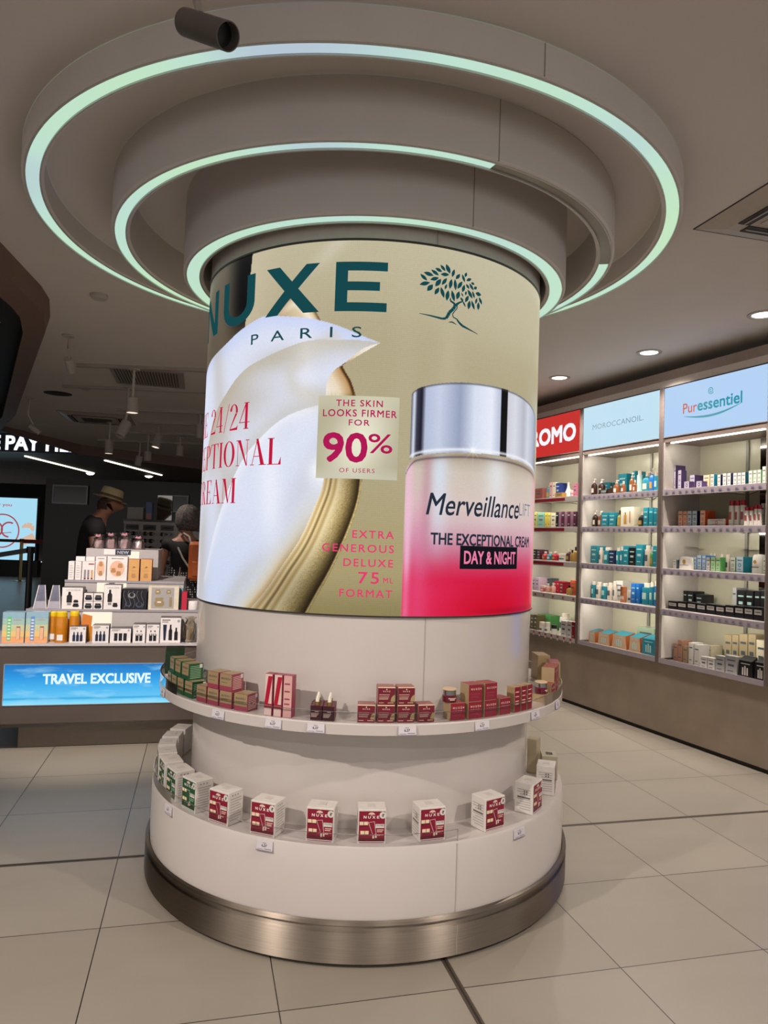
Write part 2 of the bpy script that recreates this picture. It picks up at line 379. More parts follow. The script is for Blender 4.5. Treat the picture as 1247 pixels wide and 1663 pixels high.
# fine vertical seams of the cladding
m = MB()
for th, r, z0, z1 in ((22.3, .9495, .157, .40), (22.3, .9675, .02, .12), (17.2, .7845, .83, 1.19), (17, .7945, 2.63, 2.75)):
    a = R(th); m.box(-.0012, .0012, -.0008, .0008, z0, z1, mat('seam', 'a39a93', .8), M=Matrix.Translation((r*math.sin(a), -r*math.cos(a), 0)) @ Matrix.Rotation(a, 4, 'Z'))
m.build('seam', pil)
MB().lathe([(.785, 1.188), (.7935, 1.188), (.7935, 1.194), (.79, 1.195)], mat('frame_dark', '2c2622', .4), 160).build('frame_ring', pil)
MB().lathe([(.79, 2.622), (.7965, 2.622), (.7965, 2.630), (.79, 2.631)], mat('frame_dark', '2c2622'), 160).build('frame_ring', pil)
MB().lathe([(.79, 2.629), (.79, CZ)], mat('collar_grey', 'c6c0b8', .5, noise=.03), 128).build('collar', pil)

# ---- the printed, backlit advertisement
def srgb(a): return np.where(a <= .04045, a/12.92, ((a+.055)/1.055)**2.4)
def spl(pts, n=12):
    P = np.array(pts, float); out = []
    for i in range(len(P)-1):
        p0, p1, p2, p3 = P[max(i-1, 0)], P[i], P[i+1], P[min(i+2, len(P)-1)]
        for t in np.linspace(0, 1, n, endpoint=False):
            out.append(.5*((2*p1)+(-p0+p2)*t+(2*p0-5*p1+4*p2-p3)*t*t+(-p0+3*p1-3*p2+p3)*t**3))
    out.append(P[-1]); return np.array(out)
def inside(poly, X, Y):
    r = np.zeros(X.shape, bool); n = len(poly)
    for i in range(n):
        x1, y1 = poly[i]; x2, y2 = poly[(i+1) % n]
        if y1 == y2: continue
        c = ((y1 > Y) != (y2 > Y)) & (X < (x2-x1)*(Y-y1)/(y2-y1)+x1); r ^= c
    return r
def dist(poly, X, Y):
    d = np.full(X.shape, 9.); 
    for (x1, y1), (x2, y2) in zip(poly[:-1], poly[1:]):
        L = (x2-x1)**2+(y2-y1)**2+1e-12; t = np.clip(((X-x1)*(x2-x1)+(Y-y1)*(y2-y1))/L, 0, 1)
        d = np.minimum(d, np.hypot(X-x1-t*(x2-x1), Y-y1-t*(y2-y1)))
    return d
def c8(*v): return np.array(v, float)/255
def mixc(a, b, t): return a*(1-t[..., None])+b*t[..., None]
def ss(x, a, b): t = np.clip((x-a)/(b-a), 0, 1); return t*t*(3-2*t)
def ad_colours(U, Z):
    rng = np.random.RandomState(3)
    col = np.zeros(U.shape+(3,))+c8(177, 166, 134)
    col = mixc(col, c8(196, 188, 160), ss(Z, 2.2, 2.62)*.7)
    col = mixc(col, c8(168, 154, 108), ss(1.85-Z, 0, .5)*.75)
    col = mixc(col, c8(206, 199, 176), np.exp(-((U-.62)/.45)**2)*ss(Z, 2.1, 2.4)*.35)
    col = mixc(col, c8(196, 186, 158), np.exp(-((U-.12)/.05)**2)*ss(Z, 1.3, 2.2)*.15)
    col = mixc(col, c8(120, 108, 66), np.exp(-((Z-1.19)/.10)**2)*(U < .3)*.55)
    # darker beams behind the big word
    bx = -.565+(Z-2.47)*.10
    k = (U < bx) & (Z > 2.2)
    dark = ss(U, -.83, -.60)
    strip = mixc(np.zeros_like(col)+c8(134, 122, 102), c8(20, 18, 20), dark)
    strip = mixc(strip, c8(110, 92, 70), ss(2.42-Z, 0, .14)*.6)
    strip = mixc(strip, c8(92, 84, 72), ss(U, -1.3, -.85)*(1-dark)*.8)
    col = np.where(k[..., None], strip, col)
    k2 = (U >= bx) & (U < -.36) & (Z > 2.2)
    col = np.where(k2[..., None], mixc(col, c8(205, 190, 165), ss(-U, .36, .56)*.6), col)
    # soft light streak near the top
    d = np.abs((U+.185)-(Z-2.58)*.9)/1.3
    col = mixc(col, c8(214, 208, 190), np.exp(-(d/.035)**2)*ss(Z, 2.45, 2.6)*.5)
    top = spl([(-1.35, 2.12), (-1.1, 2.19), (-.922, 2.24), (-.74, 2.275), (-.593, 2.323), (-.461, 2.355), (-.375, 2.342), (-.249, 2.323), (-.133, 2.288), (-.05, 2.254), (.023, 2.228)])
    right = spl([(.023, 2.228), (-.042, 2.204), (-.095, 2.159), (-.149, 2.12), (-.175, 2.076), (-.179, 2.038), (-.17, 1.859), (-.177, 1.695), (-.208, 1.596), (-.261, 1.474), (-.33, 1.373), (-.404, 1.27), (-.49, 1.18)])
    gold = spl([(-.213, 2.316), (-.14, 2.192), (-.116, 2.131), (-.081, 2.071), (-.052, 1.98), (-.032, 1.861), (-.029, 1.698), (-.042, 1.6), (-.081, 1.48), (-.131, 1.36), (-.183, 1.261), (-.225, 1.18)])
    dome = spl([(-.47, 2.335), (-.39, 2.395), (-.32, 2.419), (-.26, 2.385), (-.213, 2.316), (-.14, 2.19)])
    # golden lid edge behind the cream
    domep = np.vstack([dome, [(-.3, 2.1)]])
    kd = inside(domep, U, Z); dd = dist(dome, U, Z)
    g = mixc(np.zeros_like(col)+c8(214, 196, 160), c8(120, 84, 40), np.exp(-(dd/.010)**2))
    g = mixc(g, c8(240, 228, 205), np.exp(-((dd-.035)/.016)**2))
    g = mixc(g, c8(150, 112, 66), ss(U, -.30, -.46)*.8)
    col = np.where(kd[..., None], g, col)
    band = np.vstack([gold, right[::-1], [(-.18, 2.10), (-.2, 2.3)]])
    kb = inside(band, U, Z); dr = dist(right, U, Z); dg = dist(gold, U, Z); t = dr/(dr+dg+1e-6)
    gr = rng.rand(*U.shape)
    stops = [(0, (236, 222, 190)), (.08, (190, 160, 105)), (.14, (236, 216, 168)), (.2, (126, 100, 56)), (.25, (226, 204, 156)), (.33, (176, 150, 100)), (.40, (222, 204, 160)), (.55, (190, 170, 122)), (.72, (140, 120, 76)), (.86, (74, 60, 34)), (.93, (46, 34, 20)), (.965, (205, 180, 120)), (1, (150, 130, 86))]
    xs = [s[0] for s in stops]; g = np.stack([np.interp(t, xs, [s[1][i]/255 for s in stops]) for i in range(3)], -1)
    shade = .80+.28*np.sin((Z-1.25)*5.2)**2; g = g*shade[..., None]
    g = g*(1+(gr-.5)[..., None]*.22*ss(t, .35, .6)[..., None])
    up = ss(Z, 1.98, 2.05)
    t2 = np.clip(dg/.11, 0, 1)
    g2 = np.stack([np.interp(t2, [0, .05, .14, .5, 1], [a/255 for a in c]) for c in ((110, 60, 190, 232, 240), (70, 34, 150, 216, 232), (30, 14, 100, 188, 222))], -1)
    g = mixc(g, g2, up)
    col = np.where(kb[..., None], g, col)
    # the cream itself
    cream = np.vstack([top, right, [(-.6, 1.0), (-1.35, 1.0)]])
    kc = inside(cream, U, Z)
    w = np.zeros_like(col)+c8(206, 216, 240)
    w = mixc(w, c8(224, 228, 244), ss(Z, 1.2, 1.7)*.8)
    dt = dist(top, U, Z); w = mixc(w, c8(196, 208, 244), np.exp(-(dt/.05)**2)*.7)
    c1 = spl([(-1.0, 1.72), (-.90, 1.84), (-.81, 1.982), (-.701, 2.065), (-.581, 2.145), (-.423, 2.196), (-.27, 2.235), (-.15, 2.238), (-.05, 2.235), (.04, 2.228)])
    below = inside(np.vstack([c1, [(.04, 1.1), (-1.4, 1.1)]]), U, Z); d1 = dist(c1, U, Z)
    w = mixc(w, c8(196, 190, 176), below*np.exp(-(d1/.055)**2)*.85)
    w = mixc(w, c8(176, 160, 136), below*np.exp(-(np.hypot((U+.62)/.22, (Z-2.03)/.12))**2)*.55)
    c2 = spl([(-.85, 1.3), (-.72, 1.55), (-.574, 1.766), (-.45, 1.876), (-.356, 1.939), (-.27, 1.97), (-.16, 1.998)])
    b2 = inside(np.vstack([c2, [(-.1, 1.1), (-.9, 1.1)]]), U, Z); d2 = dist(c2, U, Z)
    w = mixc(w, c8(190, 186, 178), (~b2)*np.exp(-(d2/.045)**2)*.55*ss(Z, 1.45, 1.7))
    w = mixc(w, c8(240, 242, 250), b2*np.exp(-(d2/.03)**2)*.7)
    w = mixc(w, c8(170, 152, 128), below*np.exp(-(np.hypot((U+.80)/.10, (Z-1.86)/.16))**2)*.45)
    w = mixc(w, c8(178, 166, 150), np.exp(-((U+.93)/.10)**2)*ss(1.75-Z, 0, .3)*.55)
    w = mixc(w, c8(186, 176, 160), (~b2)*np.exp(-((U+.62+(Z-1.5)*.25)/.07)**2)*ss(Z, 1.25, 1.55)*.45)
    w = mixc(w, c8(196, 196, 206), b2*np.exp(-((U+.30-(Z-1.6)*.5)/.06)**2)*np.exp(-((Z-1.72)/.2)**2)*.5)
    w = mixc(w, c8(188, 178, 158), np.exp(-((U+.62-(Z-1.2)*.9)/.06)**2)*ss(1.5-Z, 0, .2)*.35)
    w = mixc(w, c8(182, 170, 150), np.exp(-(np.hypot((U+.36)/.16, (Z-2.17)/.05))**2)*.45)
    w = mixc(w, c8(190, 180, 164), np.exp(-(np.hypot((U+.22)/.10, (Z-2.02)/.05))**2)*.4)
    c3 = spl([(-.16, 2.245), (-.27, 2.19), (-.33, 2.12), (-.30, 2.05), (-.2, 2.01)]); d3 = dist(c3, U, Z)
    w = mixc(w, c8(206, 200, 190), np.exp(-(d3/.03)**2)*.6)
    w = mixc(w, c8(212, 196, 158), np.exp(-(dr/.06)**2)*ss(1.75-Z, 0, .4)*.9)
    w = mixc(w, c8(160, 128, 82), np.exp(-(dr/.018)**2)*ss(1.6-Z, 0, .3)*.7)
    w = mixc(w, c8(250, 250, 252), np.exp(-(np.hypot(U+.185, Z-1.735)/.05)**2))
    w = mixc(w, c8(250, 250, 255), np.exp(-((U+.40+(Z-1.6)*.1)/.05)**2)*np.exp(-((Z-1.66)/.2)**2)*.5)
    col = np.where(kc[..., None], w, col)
    # ---- the printed jar
    uc, hw = .561, .410
    x = (U-uc)/hw; inlid = (np.abs(x) < 1)
    ell = np.sqrt(np.clip(1-x*x, 0, 1)); zt = 2.035+.082*ell; zb = 1.783+.055*ell
    lid = inlid & (Z < zt) & (Z > zb)
    st = [(-1, (90, 92, 110)), (-.97, (225, 230, 244)), (-.945, (60, 62, 78)), (-.90, (28, 28, 42)), (-.86, (180, 190, 214)), (-.72, (196, 205, 226)), (-.5, (150, 160, 186)), (-.33, (214, 222, 240)), (-.1, (232, 236, 248)), (.0, (196, 202, 222)), (.035, (188, 196, 216)), (.045, (14, 13, 16)), (.145, (14, 13, 16)), (.155, (205, 205, 215)), (.3, (216, 218, 228)), (.5, (182, 184, 196)), (.62, (208, 211, 221)), (.8, (176, 180, 198)), (1, (120, 124, 140))]
    lc = np.stack([np.interp(x, [s[0] for s in st], [s[1][i]/255 for s in st]) for i in range(3)], -1)
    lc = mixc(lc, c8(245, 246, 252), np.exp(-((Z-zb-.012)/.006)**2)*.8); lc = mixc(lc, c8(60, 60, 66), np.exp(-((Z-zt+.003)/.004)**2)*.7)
    hb = 1.03; xb = (U-uc)/(hw*hb)
    zbt = 1.762+.058*np.sqrt(np.clip(1-xb*xb, 0, 1))-.03*np.clip((np.abs(xb)-.9)/.1, 0, 1)**2
    body = (np.abs(xb) < 1) & (Z < zbt+.012) & (~lid)
    vs_ = [(1.17, (205, 8, 40)), (1.24, (204, 14, 46)), (1.33, (208, 24, 62)), (1.385, (206, 62, 98)), (1.44, (200, 112, 138)), (1.50, (204, 156, 170)), (1.56, (212, 184, 186)), (1.62, (214, 196, 190)), (1.75, (206, 194, 180)), (1.83, (176, 164, 146))]
    bc = np.stack([np.interp(Z+.05*np.clip(xb+.0, -1, 1)*0, [s[0] for s in vs_], [s[1][i]/255 for s in vs_]) for i in range(3)], -1)
    bc = mixc(bc, c8(226, 130, 172), np.exp(-((xb+.86)/.10)**2)*.45*ss(1.78-Z, 0, .3))
    bc = mixc(bc, c8(240, 190, 214), np.exp(-((xb+.97)/.035)**2)*.8)
    bc = mixc(bc, c8(214, 226, 244), np.exp(-((xb+.68)/.10)**2)*ss(Z, 1.3, 1.75)*.75)
    bc = mixc(bc, c8(236, 242, 252), np.exp(-((xb-.0)/.16)**2)*ss(Z, 1.45, 1.78)*.6)
    bc = mixc(bc, c8(240, 140, 180), np.exp(-((xb-.92)/.08)**2)*.5)
    bc = mixc(bc, c8(232, 60, 110), ss(-xb, .1, .9)*ss(1.42-Z, 0, .15)*.6)
    bc = mixc(bc, c8(150, 120, 110), np.exp(-((Z-1.775-.05*np.sqrt(np.clip(1-xb*xb, 0, 1)))/.02)**2)*.45)
    bc = mixc(bc, c8(176, 110, 128), np.exp(-((xb+.80)/.05)**2)*ss(Z, 1.3, 1.6)*.4)
    bc = mixc(bc, c8(150, 10, 36), np.exp(-((Z-1.205)/.014)**2)*ss(xb, -.45, .3)*.6)
    bc = mixc(bc, c8(236, 100, 140), np.exp(-((Z-1.185)/.010)**2)*ss(xb, -.6, -.2)*.5)
    bc = mixc(bc, c8(60, 58, 60), np.exp(-((zbt-Z)/.004)**2)*.6)
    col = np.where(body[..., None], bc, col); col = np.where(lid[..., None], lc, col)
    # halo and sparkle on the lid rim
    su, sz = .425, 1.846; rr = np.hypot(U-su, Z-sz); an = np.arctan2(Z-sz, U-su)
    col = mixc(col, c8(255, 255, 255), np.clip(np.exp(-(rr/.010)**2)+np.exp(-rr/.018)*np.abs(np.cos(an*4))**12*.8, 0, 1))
    # fabric-like grain of the light panel
    col = col*(1+(.018*np.sin(U*900)+.018*np.sin(Z*800))[..., None]*(~kc)[..., None]*(~body)[..., None]*(~lid)[..., None])
    col = col*(1+(rng.rand(*U.shape)-.5)[..., None]*.03)
    return np.clip(col, 0, 1)
def attr_emit(name, strength):
    m = bpy.data.materials.new(name); m.use_nodes = True; nt = m.node_tree; b = nt.nodes['Principled BSDF']
    a = nt.nodes.new('ShaderNodeAttribute'); a.attribute_name = 'print'
    b.inputs['Base Color'].default_value = (0, 0, 0, 1); b.inputs['Roughness'].default_value = .3; b.inputs['Specular IOR Level'].default_value = .06
    nt.links.new(a.outputs['Color'], b.inputs['Emission Color']); b.inputs['Emission Strength'].default_value = strength; return m
def ad_mesh():
    step = .0033; u = np.arange(-1.26, 1.26, step); z = np.linspace(1.192, 2.624, 432)
    U, Z = np.meshgrid(u, z); col = srgb(ad_colours(U, Z)); t = U/R_DRUM
    co = np.stack([.7925*np.sin(t), -.7925*np.cos(t), Z], -1).reshape(-1, 3); nu, nz = len(u), len(z)
    i = np.arange(nz-1)[:, None]*nu+np.arange(nu-1)[None]; q = np.stack([i, i+1, i+1+nu, i+nu], -1).reshape(-1, 4)
    me = bpy.data.meshes.new('advertisement'); me.vertices.add(len(co)); me.vertices.foreach_set('co', co.ravel())
    me.loops.add(q.size); me.loops.foreach_set('vertex_index', q.ravel().astype(np.int32)); me.polygons.add(len(q))
    me.polygons.foreach_set('loop_start', np.arange(0, q.size, 4, dtype=np.int32)); me.polygons.foreach_set('loop_total', np.full(len(q), 4, np.int32))
    at_ = me.color_attributes.new('print', 'FLOAT_COLOR', 'POINT'); at_.data.foreach_set('color', np.concatenate([col, np.ones(col.shape[:2]+(1,))], -1).astype(np.float32).ravel())
    me.update(); me.validate(); me.materials.append(attr_emit('backlit_print', 1.0))
    me.polygons.foreach_set('use_smooth', [True]*len(q))
    o = bpy.data.objects.new('advertisement', me); C.objects.link(o); o.parent = pil
    return tag(o, label='backlit print with cream swirl, gold rim and pink jar')
ad = ad_mesh()
MB().lathe([(.7925, 1.192), (.7925, 2.624)], mat('backlit_beige', 'b4aa8b', .3, emit=1), 64, a0=91, a1=269).build('rear_panel', pil)
ink = lambda n, c, e=1: mat(n, c, .6, emit=e, spec=0)
TEAL_INK = ink('ink_teal', '1d4a50'); TEAL2 = ink('ink_teal_light', '2b7478'); MAG = ink('ink_magenta', 'b01a55'); PINK = ink('ink_pink', 'e0406f'); GREY = ink('ink_slate', '28303e'); CRIM = ink('ink_crimson', 'c01c3e')
r1, r2, r3 = .7935, .7945, .7955
wrap_polys(poly_word_nuxe(-1.035, .062, .22, .227, .244, .2, 2.347, 2.539), r1, ink('ink_petrol', '17484e'), 'lettering', ad)
vs, fs = [], []
def row(s, u0, u1, z0, z1, m, rad, par, name='lettering', **kw):
    v, f = text_fit(s, u0, u1, z0, z1, **kw); return wrap(v, f, rad, m, name, par)
row('PARIS', -.537, -.05, 2.247, 2.287, TEAL_INK, r1, ad, spacing=2.35, bold=.004)
cards = ink('card_cream', 'cfcaa4')
def card_mesh(u0, u1, z0, z1, rad):
    u = np.linspace(u0, u1, 60); z = np.linspace(z0, z1, 50); vs = [(rad*math.sin(a/R_DRUM), -rad*math.cos(a/R_DRUM), b) for b in z for a in u]
    fs = [(j*60+i, j*60+i+1, (j+1)*60+i+1, (j+1)*60+i) for j in range(49) for i in range(59)]
    me = bpy.data.meshes.new('callout_card'); me.from_pydata(vs, [], fs); U, Z = np.meshgrid((u-u0)/(u1-u0), (z-z0)/(z1-z0))
    c = np.zeros(U.shape+(3,))+c8(178, 172, 144); c = mixc(c, c8(234, 231, 208), np.exp(-(((U-.55-.25*(Z-.5))/.34)**2+((Z-.45)/.55)**2))); c = mixc(c, c8(214, 210, 184), ss(Z, .7, 1)*.5); c = mixc(c, c8(206, 203, 184), ss(Z, .18, 0)*.6)
    a_ = me.color_attributes.new('print', 'FLOAT_COLOR', 'POINT'); a_.data.foreach_set('color', np.concatenate([srgb(c), np.ones(c.shape[:2]+(1,))], -1).astype(np.float32).ravel())
    me.materials.append(ad.data.materials[0]); o = bpy.data.objects.new('callout_card', me); C.objects.link(o); o.parent = ad; return o
card_mesh(-.207, .104, 1.706, 2.022, r1)
def arow(*a, **k): row(*a, MAG, r2, ad, **k)
arow('THE SKIN', -.137, .040, 1.982, 2.006, bold=.012, spacing=1.2); arow('LOOKS FIRMER', -.187, .095, 1.943, 1.969, bold=.012, spacing=1.15)
arow('FOR', -.086, -.007, 1.909, 1.931, bold=.012, spacing=1.2); arow('90', -.18, -.015, 1.772, 1.877, bold=.02); arow('%', -.009, .082, 1.807, 1.878, bold=.006)
arow('OF USERS', -.116, .018, 1.730, 1.746, spacing=1.2)
for s, a, b, z0, z1 in (('EXTRA', -.057, .099, 1.484, 1.512), ('GENEROUS', -.171, .101, 1.431, 1.459), ('DELUXE', -.087, .1, 1.377, 1.405), ('75', -.029, .048, 1.314, 1.356), ('ML', .065, .102, 1.317, 1.337), ('FORMAT', -.098, .1, 1.262, 1.290)):
    row(s, a, b, z0, z1, PINK, r1, ad, bold=.012, spacing=1.25)
wrap_polys(serif_word('THE 24/24', -.517, 1.907, .108, 1.06)+serif_word('EXCEPTIONAL', -.350, 1.758, .105, 1.04)+serif_word('CREAM', -.585, 1.608, .102, 1.12), r1, CRIM, 'lettering', ad)
row('Merveillance', .223, .732, 1.583, 1.666, GREY, r1, ad, shear=.2, rise=.006, bold=.006); row('LIFT', .742, .876, 1.603, 1.656, ink('ink_grey', '7d8494'), r1, ad, bold=-.004)
row('THE EXCEPTIONAL CREAM', .246, .875, 1.470, 1.513, GREY, r1, ad, bold=.022)
wrap([(a, b) for a in (.376, .732) for b in (1.377, 1.468)], [(0, 2, 3, 1)], r1, ink('ink_black', '17161c'), 'callout_card', ad)
row('DAY & NIGHT', .396, .714, 1.398, 1.447, ink('ink_rose', 'ec7fa4'), r2, ad, bold=.016)
# tree emblem
def leaf(x, z, a, L, W):
    n = 7; pts = []
    for i in range(n+1):
        t = i/n; pts.append((t*L-L/2, W*math.sin(PI*t)))
    pts += [(p[0], -p[1]) for p in pts[::-1][1:-1]]
    ca, sa = math.cos(R(a)), math.sin(R(a)); return [(x+p[0]*ca-p[1]*sa, z+p[0]*sa+p[1]*ca) for p in pts]
LV = [(260,288,-42,115,22),(275,367,20,135,26),(318,237,-12,125,26),(395,207,-32,115,22),(440,165,-22,95,22),(392,288,22,115,24),(438,332,58,130,28),(340,413,55,115,30),(492,130,-48,100,20),(558,130,-65,130,28),(520,210,8,115,24),(515,303,58,120,22),(425,443,62,115,24),(536,368,72,80,14),(495,450,-72,145,24),(597,320,80,140,24),(627,172,75,115,20),(690,205,55,100,22),(658,318,-85,150,22),(720,310,60,130,24),(560,478,82,145,26),(633,470,-75,150,24),(698,450,75,120,26),(766,210,-68,110,18),(797,157,72,70,18),(843,212,32,85,20),(770,345,75,110,22),(828,305,-50,75,18),(882,298,-52,105,20),(900,250,-10,55,18),(940,300,40,60,20),(865,398,-55,130,24),(915,395,-68,100,16),(987,370,-3,90,28),(1022,452,-62,105,20),(822,472,65,110,22),(855,545,82,125,24),(912,535,-68,130,20),(958,470,75,90,16),(992,530,88,110,22),(805,400,80,60,14),(757,430,-60,60,10),(752,495,-55,70,16),(785,545,-60,90,12)]
def tmap(x, y): return (.1655+(x-208)*.0003365, 2.562-(y-70)*.000302)
pol = []
for x, y, a, L, W in LV:
    pts = leaf(0, 0, a, L, W); pol.append([tmap(x+p[0], y-p[1]) for p in pts])
def ribbon(pts, ws):
    out = []
    for i in range(len(pts)-1):
        (x0, y0), (x1, y1) = pts[i], pts[i+1]; d = math.hypot(x1-x0, y1-y0); nx, ny = -(y1-y0)/d, (x1-x0)/d
        out.append([tmap(x0+nx*ws[i], y0+ny*ws[i]), tmap(x1+nx*ws[i+1], y1+ny*ws[i+1]), tmap(x1-nx*ws[i+1], y1-ny*ws[i+1]), tmap(x0-nx*ws[i], y0-ny*ws[i])])
    return out
pol += ribbon([(220, 760), (350, 772), (500, 790), (548, 780), (575, 735), (590, 695), (640, 640), (662, 600), (668, 565)], [3, 9, 14, 16, 20, 20, 20, 20, 30])
pol += ribbon([(690, 570), (690, 625), (655, 672), (632, 712), (645, 748), (690, 762), (720, 800), (770, 838), (860, 865), (995, 905)], [8, 6, 6, 6, 7, 8, 14, 16, 10, 3])
pol += ribbon([(660, 570), (600, 540), (600, 500)], [14, 12, 4])+ribbon([(680, 575), (720, 540), (760, 520), (770, 490)], [16, 12, 8, 5])+ribbon([(585, 822), (630, 812), (690, 836)], [3, 10, 3])
wrap_polys(pol, r1, ink('ink_petrol', '17484e'), 'tree_emblem', ad)

# ---- acrylic guards and price tags
acr = clear_mat('clear_acrylic', (.975, .975, .98), .015, .05, 1.08); acr_edge = clear_mat('acrylic_edge', (.75, .75, .78), .25)
MB().lathe([(.932, .826), (.932, .866), (.9345, .866), (.9345, .826)], acr, 128, a0=-115, a1=115).build('acrylic_guard', pil)
MB().lathe([(.9305, .866), (.9305, .868), (.9355, .868), (.9355, .866), (.9305, .866)], acr_edge, 128, a0=-115, a1=115).build('acrylic_guard', pil)
MB().lathe([(.943, .402), (.943, .446), (.9455, .446), (.9455, .402)], acr, 128, a0=-112, a1=22.6).lathe([(.9425, .446), (.9425, .448), (.946, .448), (.946, .446)], acr_edge, 96, a0=-112, a1=22.6).box(-.001, .001, -.002, .002, .402, .447, acr_edge, M=Matrix.Translation((.944*math.sin(R(22.6)), -.944*math.cos(R(22.6)), 0))).build('acrylic_guard', pil)
tagm = mat('tag_paper', 'cfc9cf', .4); tagk = mat('tag_print', '4c4a55', .6)
def price_tag(th, rad, z, w=.062, h=.030, tilt=6):
    m = MB(); m.box(-w/2, w/2, -.003, 0, -h/2, h/2, tagm).box(-w/2-.002, w/2+.002, -.0036, .0006, -h/2-.003, -h/2, mat('tag_rail', '8b8590', .3))
    flat_text(m, '6,27', -.011, .009, -.004, .004, -.0034, tagk, bold=.02)
    m.rect(-.008, .006, .008, .0095, -.0034, tagk); m.rect(.0, w/2-.004, -h/2+.003, -h/2+.006, -.0034, mat('tag_bar', '8a8790', .6)); m.rect(-w/2+.004, -.004, -h/2+.002, -h/2+.004, -.0034, mat('tag_bar', '8a8790'))
    o = m.build('price_tag', pil); a = R(th); o.location = (rad*math.sin(a), -rad*math.cos(a), z); o.rotation_euler = (R(-tilt), 0, a)
for th, w_ in ((-63, .06), (-34.6, .062), (-19.5, .062), (-9.7, .062), (10.1, .064), (28.4, .062), (47, .06), (62, .06)): price_tag(th, .9395, .808, w_)
for th in (-52, -20, 40.5): price_tag(th, .9515, .382, .062, .032, 3)

# ------------------------------------------------------------------ ring lights
skirt = mat('ring_paint', 'd2ccc8', .6, noise=.02, nscale=5); trimm = mat('ring_trim', 'b9b8b2', .4)
def glow_mat(name, e=1.0):
    m = bpy.data.materials.new(name); m.use_nodes = True; nt = m.node_tree; b = nt.nodes['Principled BSDF']
    tc = nt.nodes.new('ShaderNodeTexCoord'); n = nt.nodes.new('ShaderNodeTexNoise'); n.inputs['Scale'].default_value = .9; n.inputs['Detail'].default_value = 1
    r = nt.nodes.new('ShaderNodeValToRGB'); el = r.color_ramp.elements; el[0].position = .30; el[0].color = (*lin('b2c4d2'), 1); el[1].position = .66; el[1].color = (*lin('c0e4be'), 1)
    q = el.new(.44); q.color = (*lin('bbdecf'), 1)
    nt.links.new(tc.outputs['Object'], n.inputs['Vector']); nt.links.new(n.outputs['Fac'], r.inputs[0]); nt.links.new(r.outputs[0], b.inputs['Emission Color'])
    b.inputs['Emission Strength'].default_value = e; b.inputs['Base Color'].default_value = (.02, .02, .02, 1); b.inputs['Roughness'].default_value = .6; return m
glow = glow_mat('led_diffuser', 1.0)
off = mat('diffuser_off', '8d8880', .25, noise=.08, nscale=5)
def ring_light(cx, Ro, Ri, z, lab, gaps=()):
    t = empty('ring_light', (cx, DC, CZ), label=lab, cat='ceiling light', group=None)
    zz = z-CZ; e = .012
    MB().lathe([(Ro+e, -.002), (Ro+e, zz+.006), (Ro+.004, zz), (Ro, zz), (Ro, zz+.006)], skirt, 180).lathe([(Ri, zz+.006), (Ri, zz), (Ri-.004, zz), (Ri-e, zz+.006), (Ri-e, -.002)], skirt, 180).build('skirt', t)
    spans = [(-180, 180)] if not gaps else [(gaps[1], gaps[0]+360)]
    for a, b in spans: MB().lathe([(Ro, zz+.004), (Ri, zz+.004)], glow, 180, a0=a, a1=b).build('diffuser', t)
    if gaps: MB().lathe([(Ro, zz+.004), (Ri, zz+.004)], off, 60, a0=gaps[0], a1=gaps[1]).build('diffuser', t, label='unlit section of the ring')
    MB().lathe([(Ro+.001, zz+.005), (Ro+.001, zz-.003), (Ro-.004, zz-.003), (Ro-.004, zz+.004)], trimm, 180).lathe([(Ri+.006, zz+.004), (Ri+.006, zz-.003), (Ri, zz-.003), (Ri, zz+.005)], trimm, 180).build('trim', t)
    m = MB(); a = R(23.4)
    m.box(-.0015, .0015, -.001, .001, zz, -.002, mat('seam_dark', '8a827a', .8), M=Matrix.Translation(((Ro+e)*math.sin(a), -(Ro+e)*math.cos(a), 0)) @ Matrix.Rotation(a, 4, 'Z')).build('seam', t)
ring_light(-.099, 1.475, 1.414, 2.912, 'outermost and largest of the three round lights around the pillar')
ring_light(-.059, 1.162, 1.108, 2.798, 'middle round light around the pillar, partly unlit on its right side', (23.6, 79))
ring_light(-.005, .900, .834, 2.672, 'innermost and smallest round light hugging the pillar top')

# ------------------------------------------------------------------ goods on the pillar
crim = mat('carton_crimson', '83112d', .35); crimd = mat('carton_wine', '5c0f22', .35); goldc = mat('carton_gold', 'a58f6b', .35, .2); pinkc = mat('carton_pink', '933c50', .4)
rosetop = mat('carton_rose', '9a625e', .4); cartw = mat('carton_white', 'd4cec8', .4); greenc = mat('carton_green', '1c4f30', .4); ltxt = mat('print_pale', 'dcbfae', .5); dtxt = mat('print_dark', '5c5450', .6)
peach = mat('print_peach', 'e6cfae', .5); wtxt = mat('print_white', 'efe8e4', .5); gtxt = mat('print_greenpale', '8fb48f', .5); seedc = mat('print_seed', '9c8a60', .6); film = clear_mat('film', (.95, .95, .95), .05)
def ring_put(o, th, rad, z, rz=0):
    a = R(th); o.location = (rad*math.sin(a), DC-rad*math.cos(a), z); o.rotation_euler = (0, 0, a+R(rz)); return o
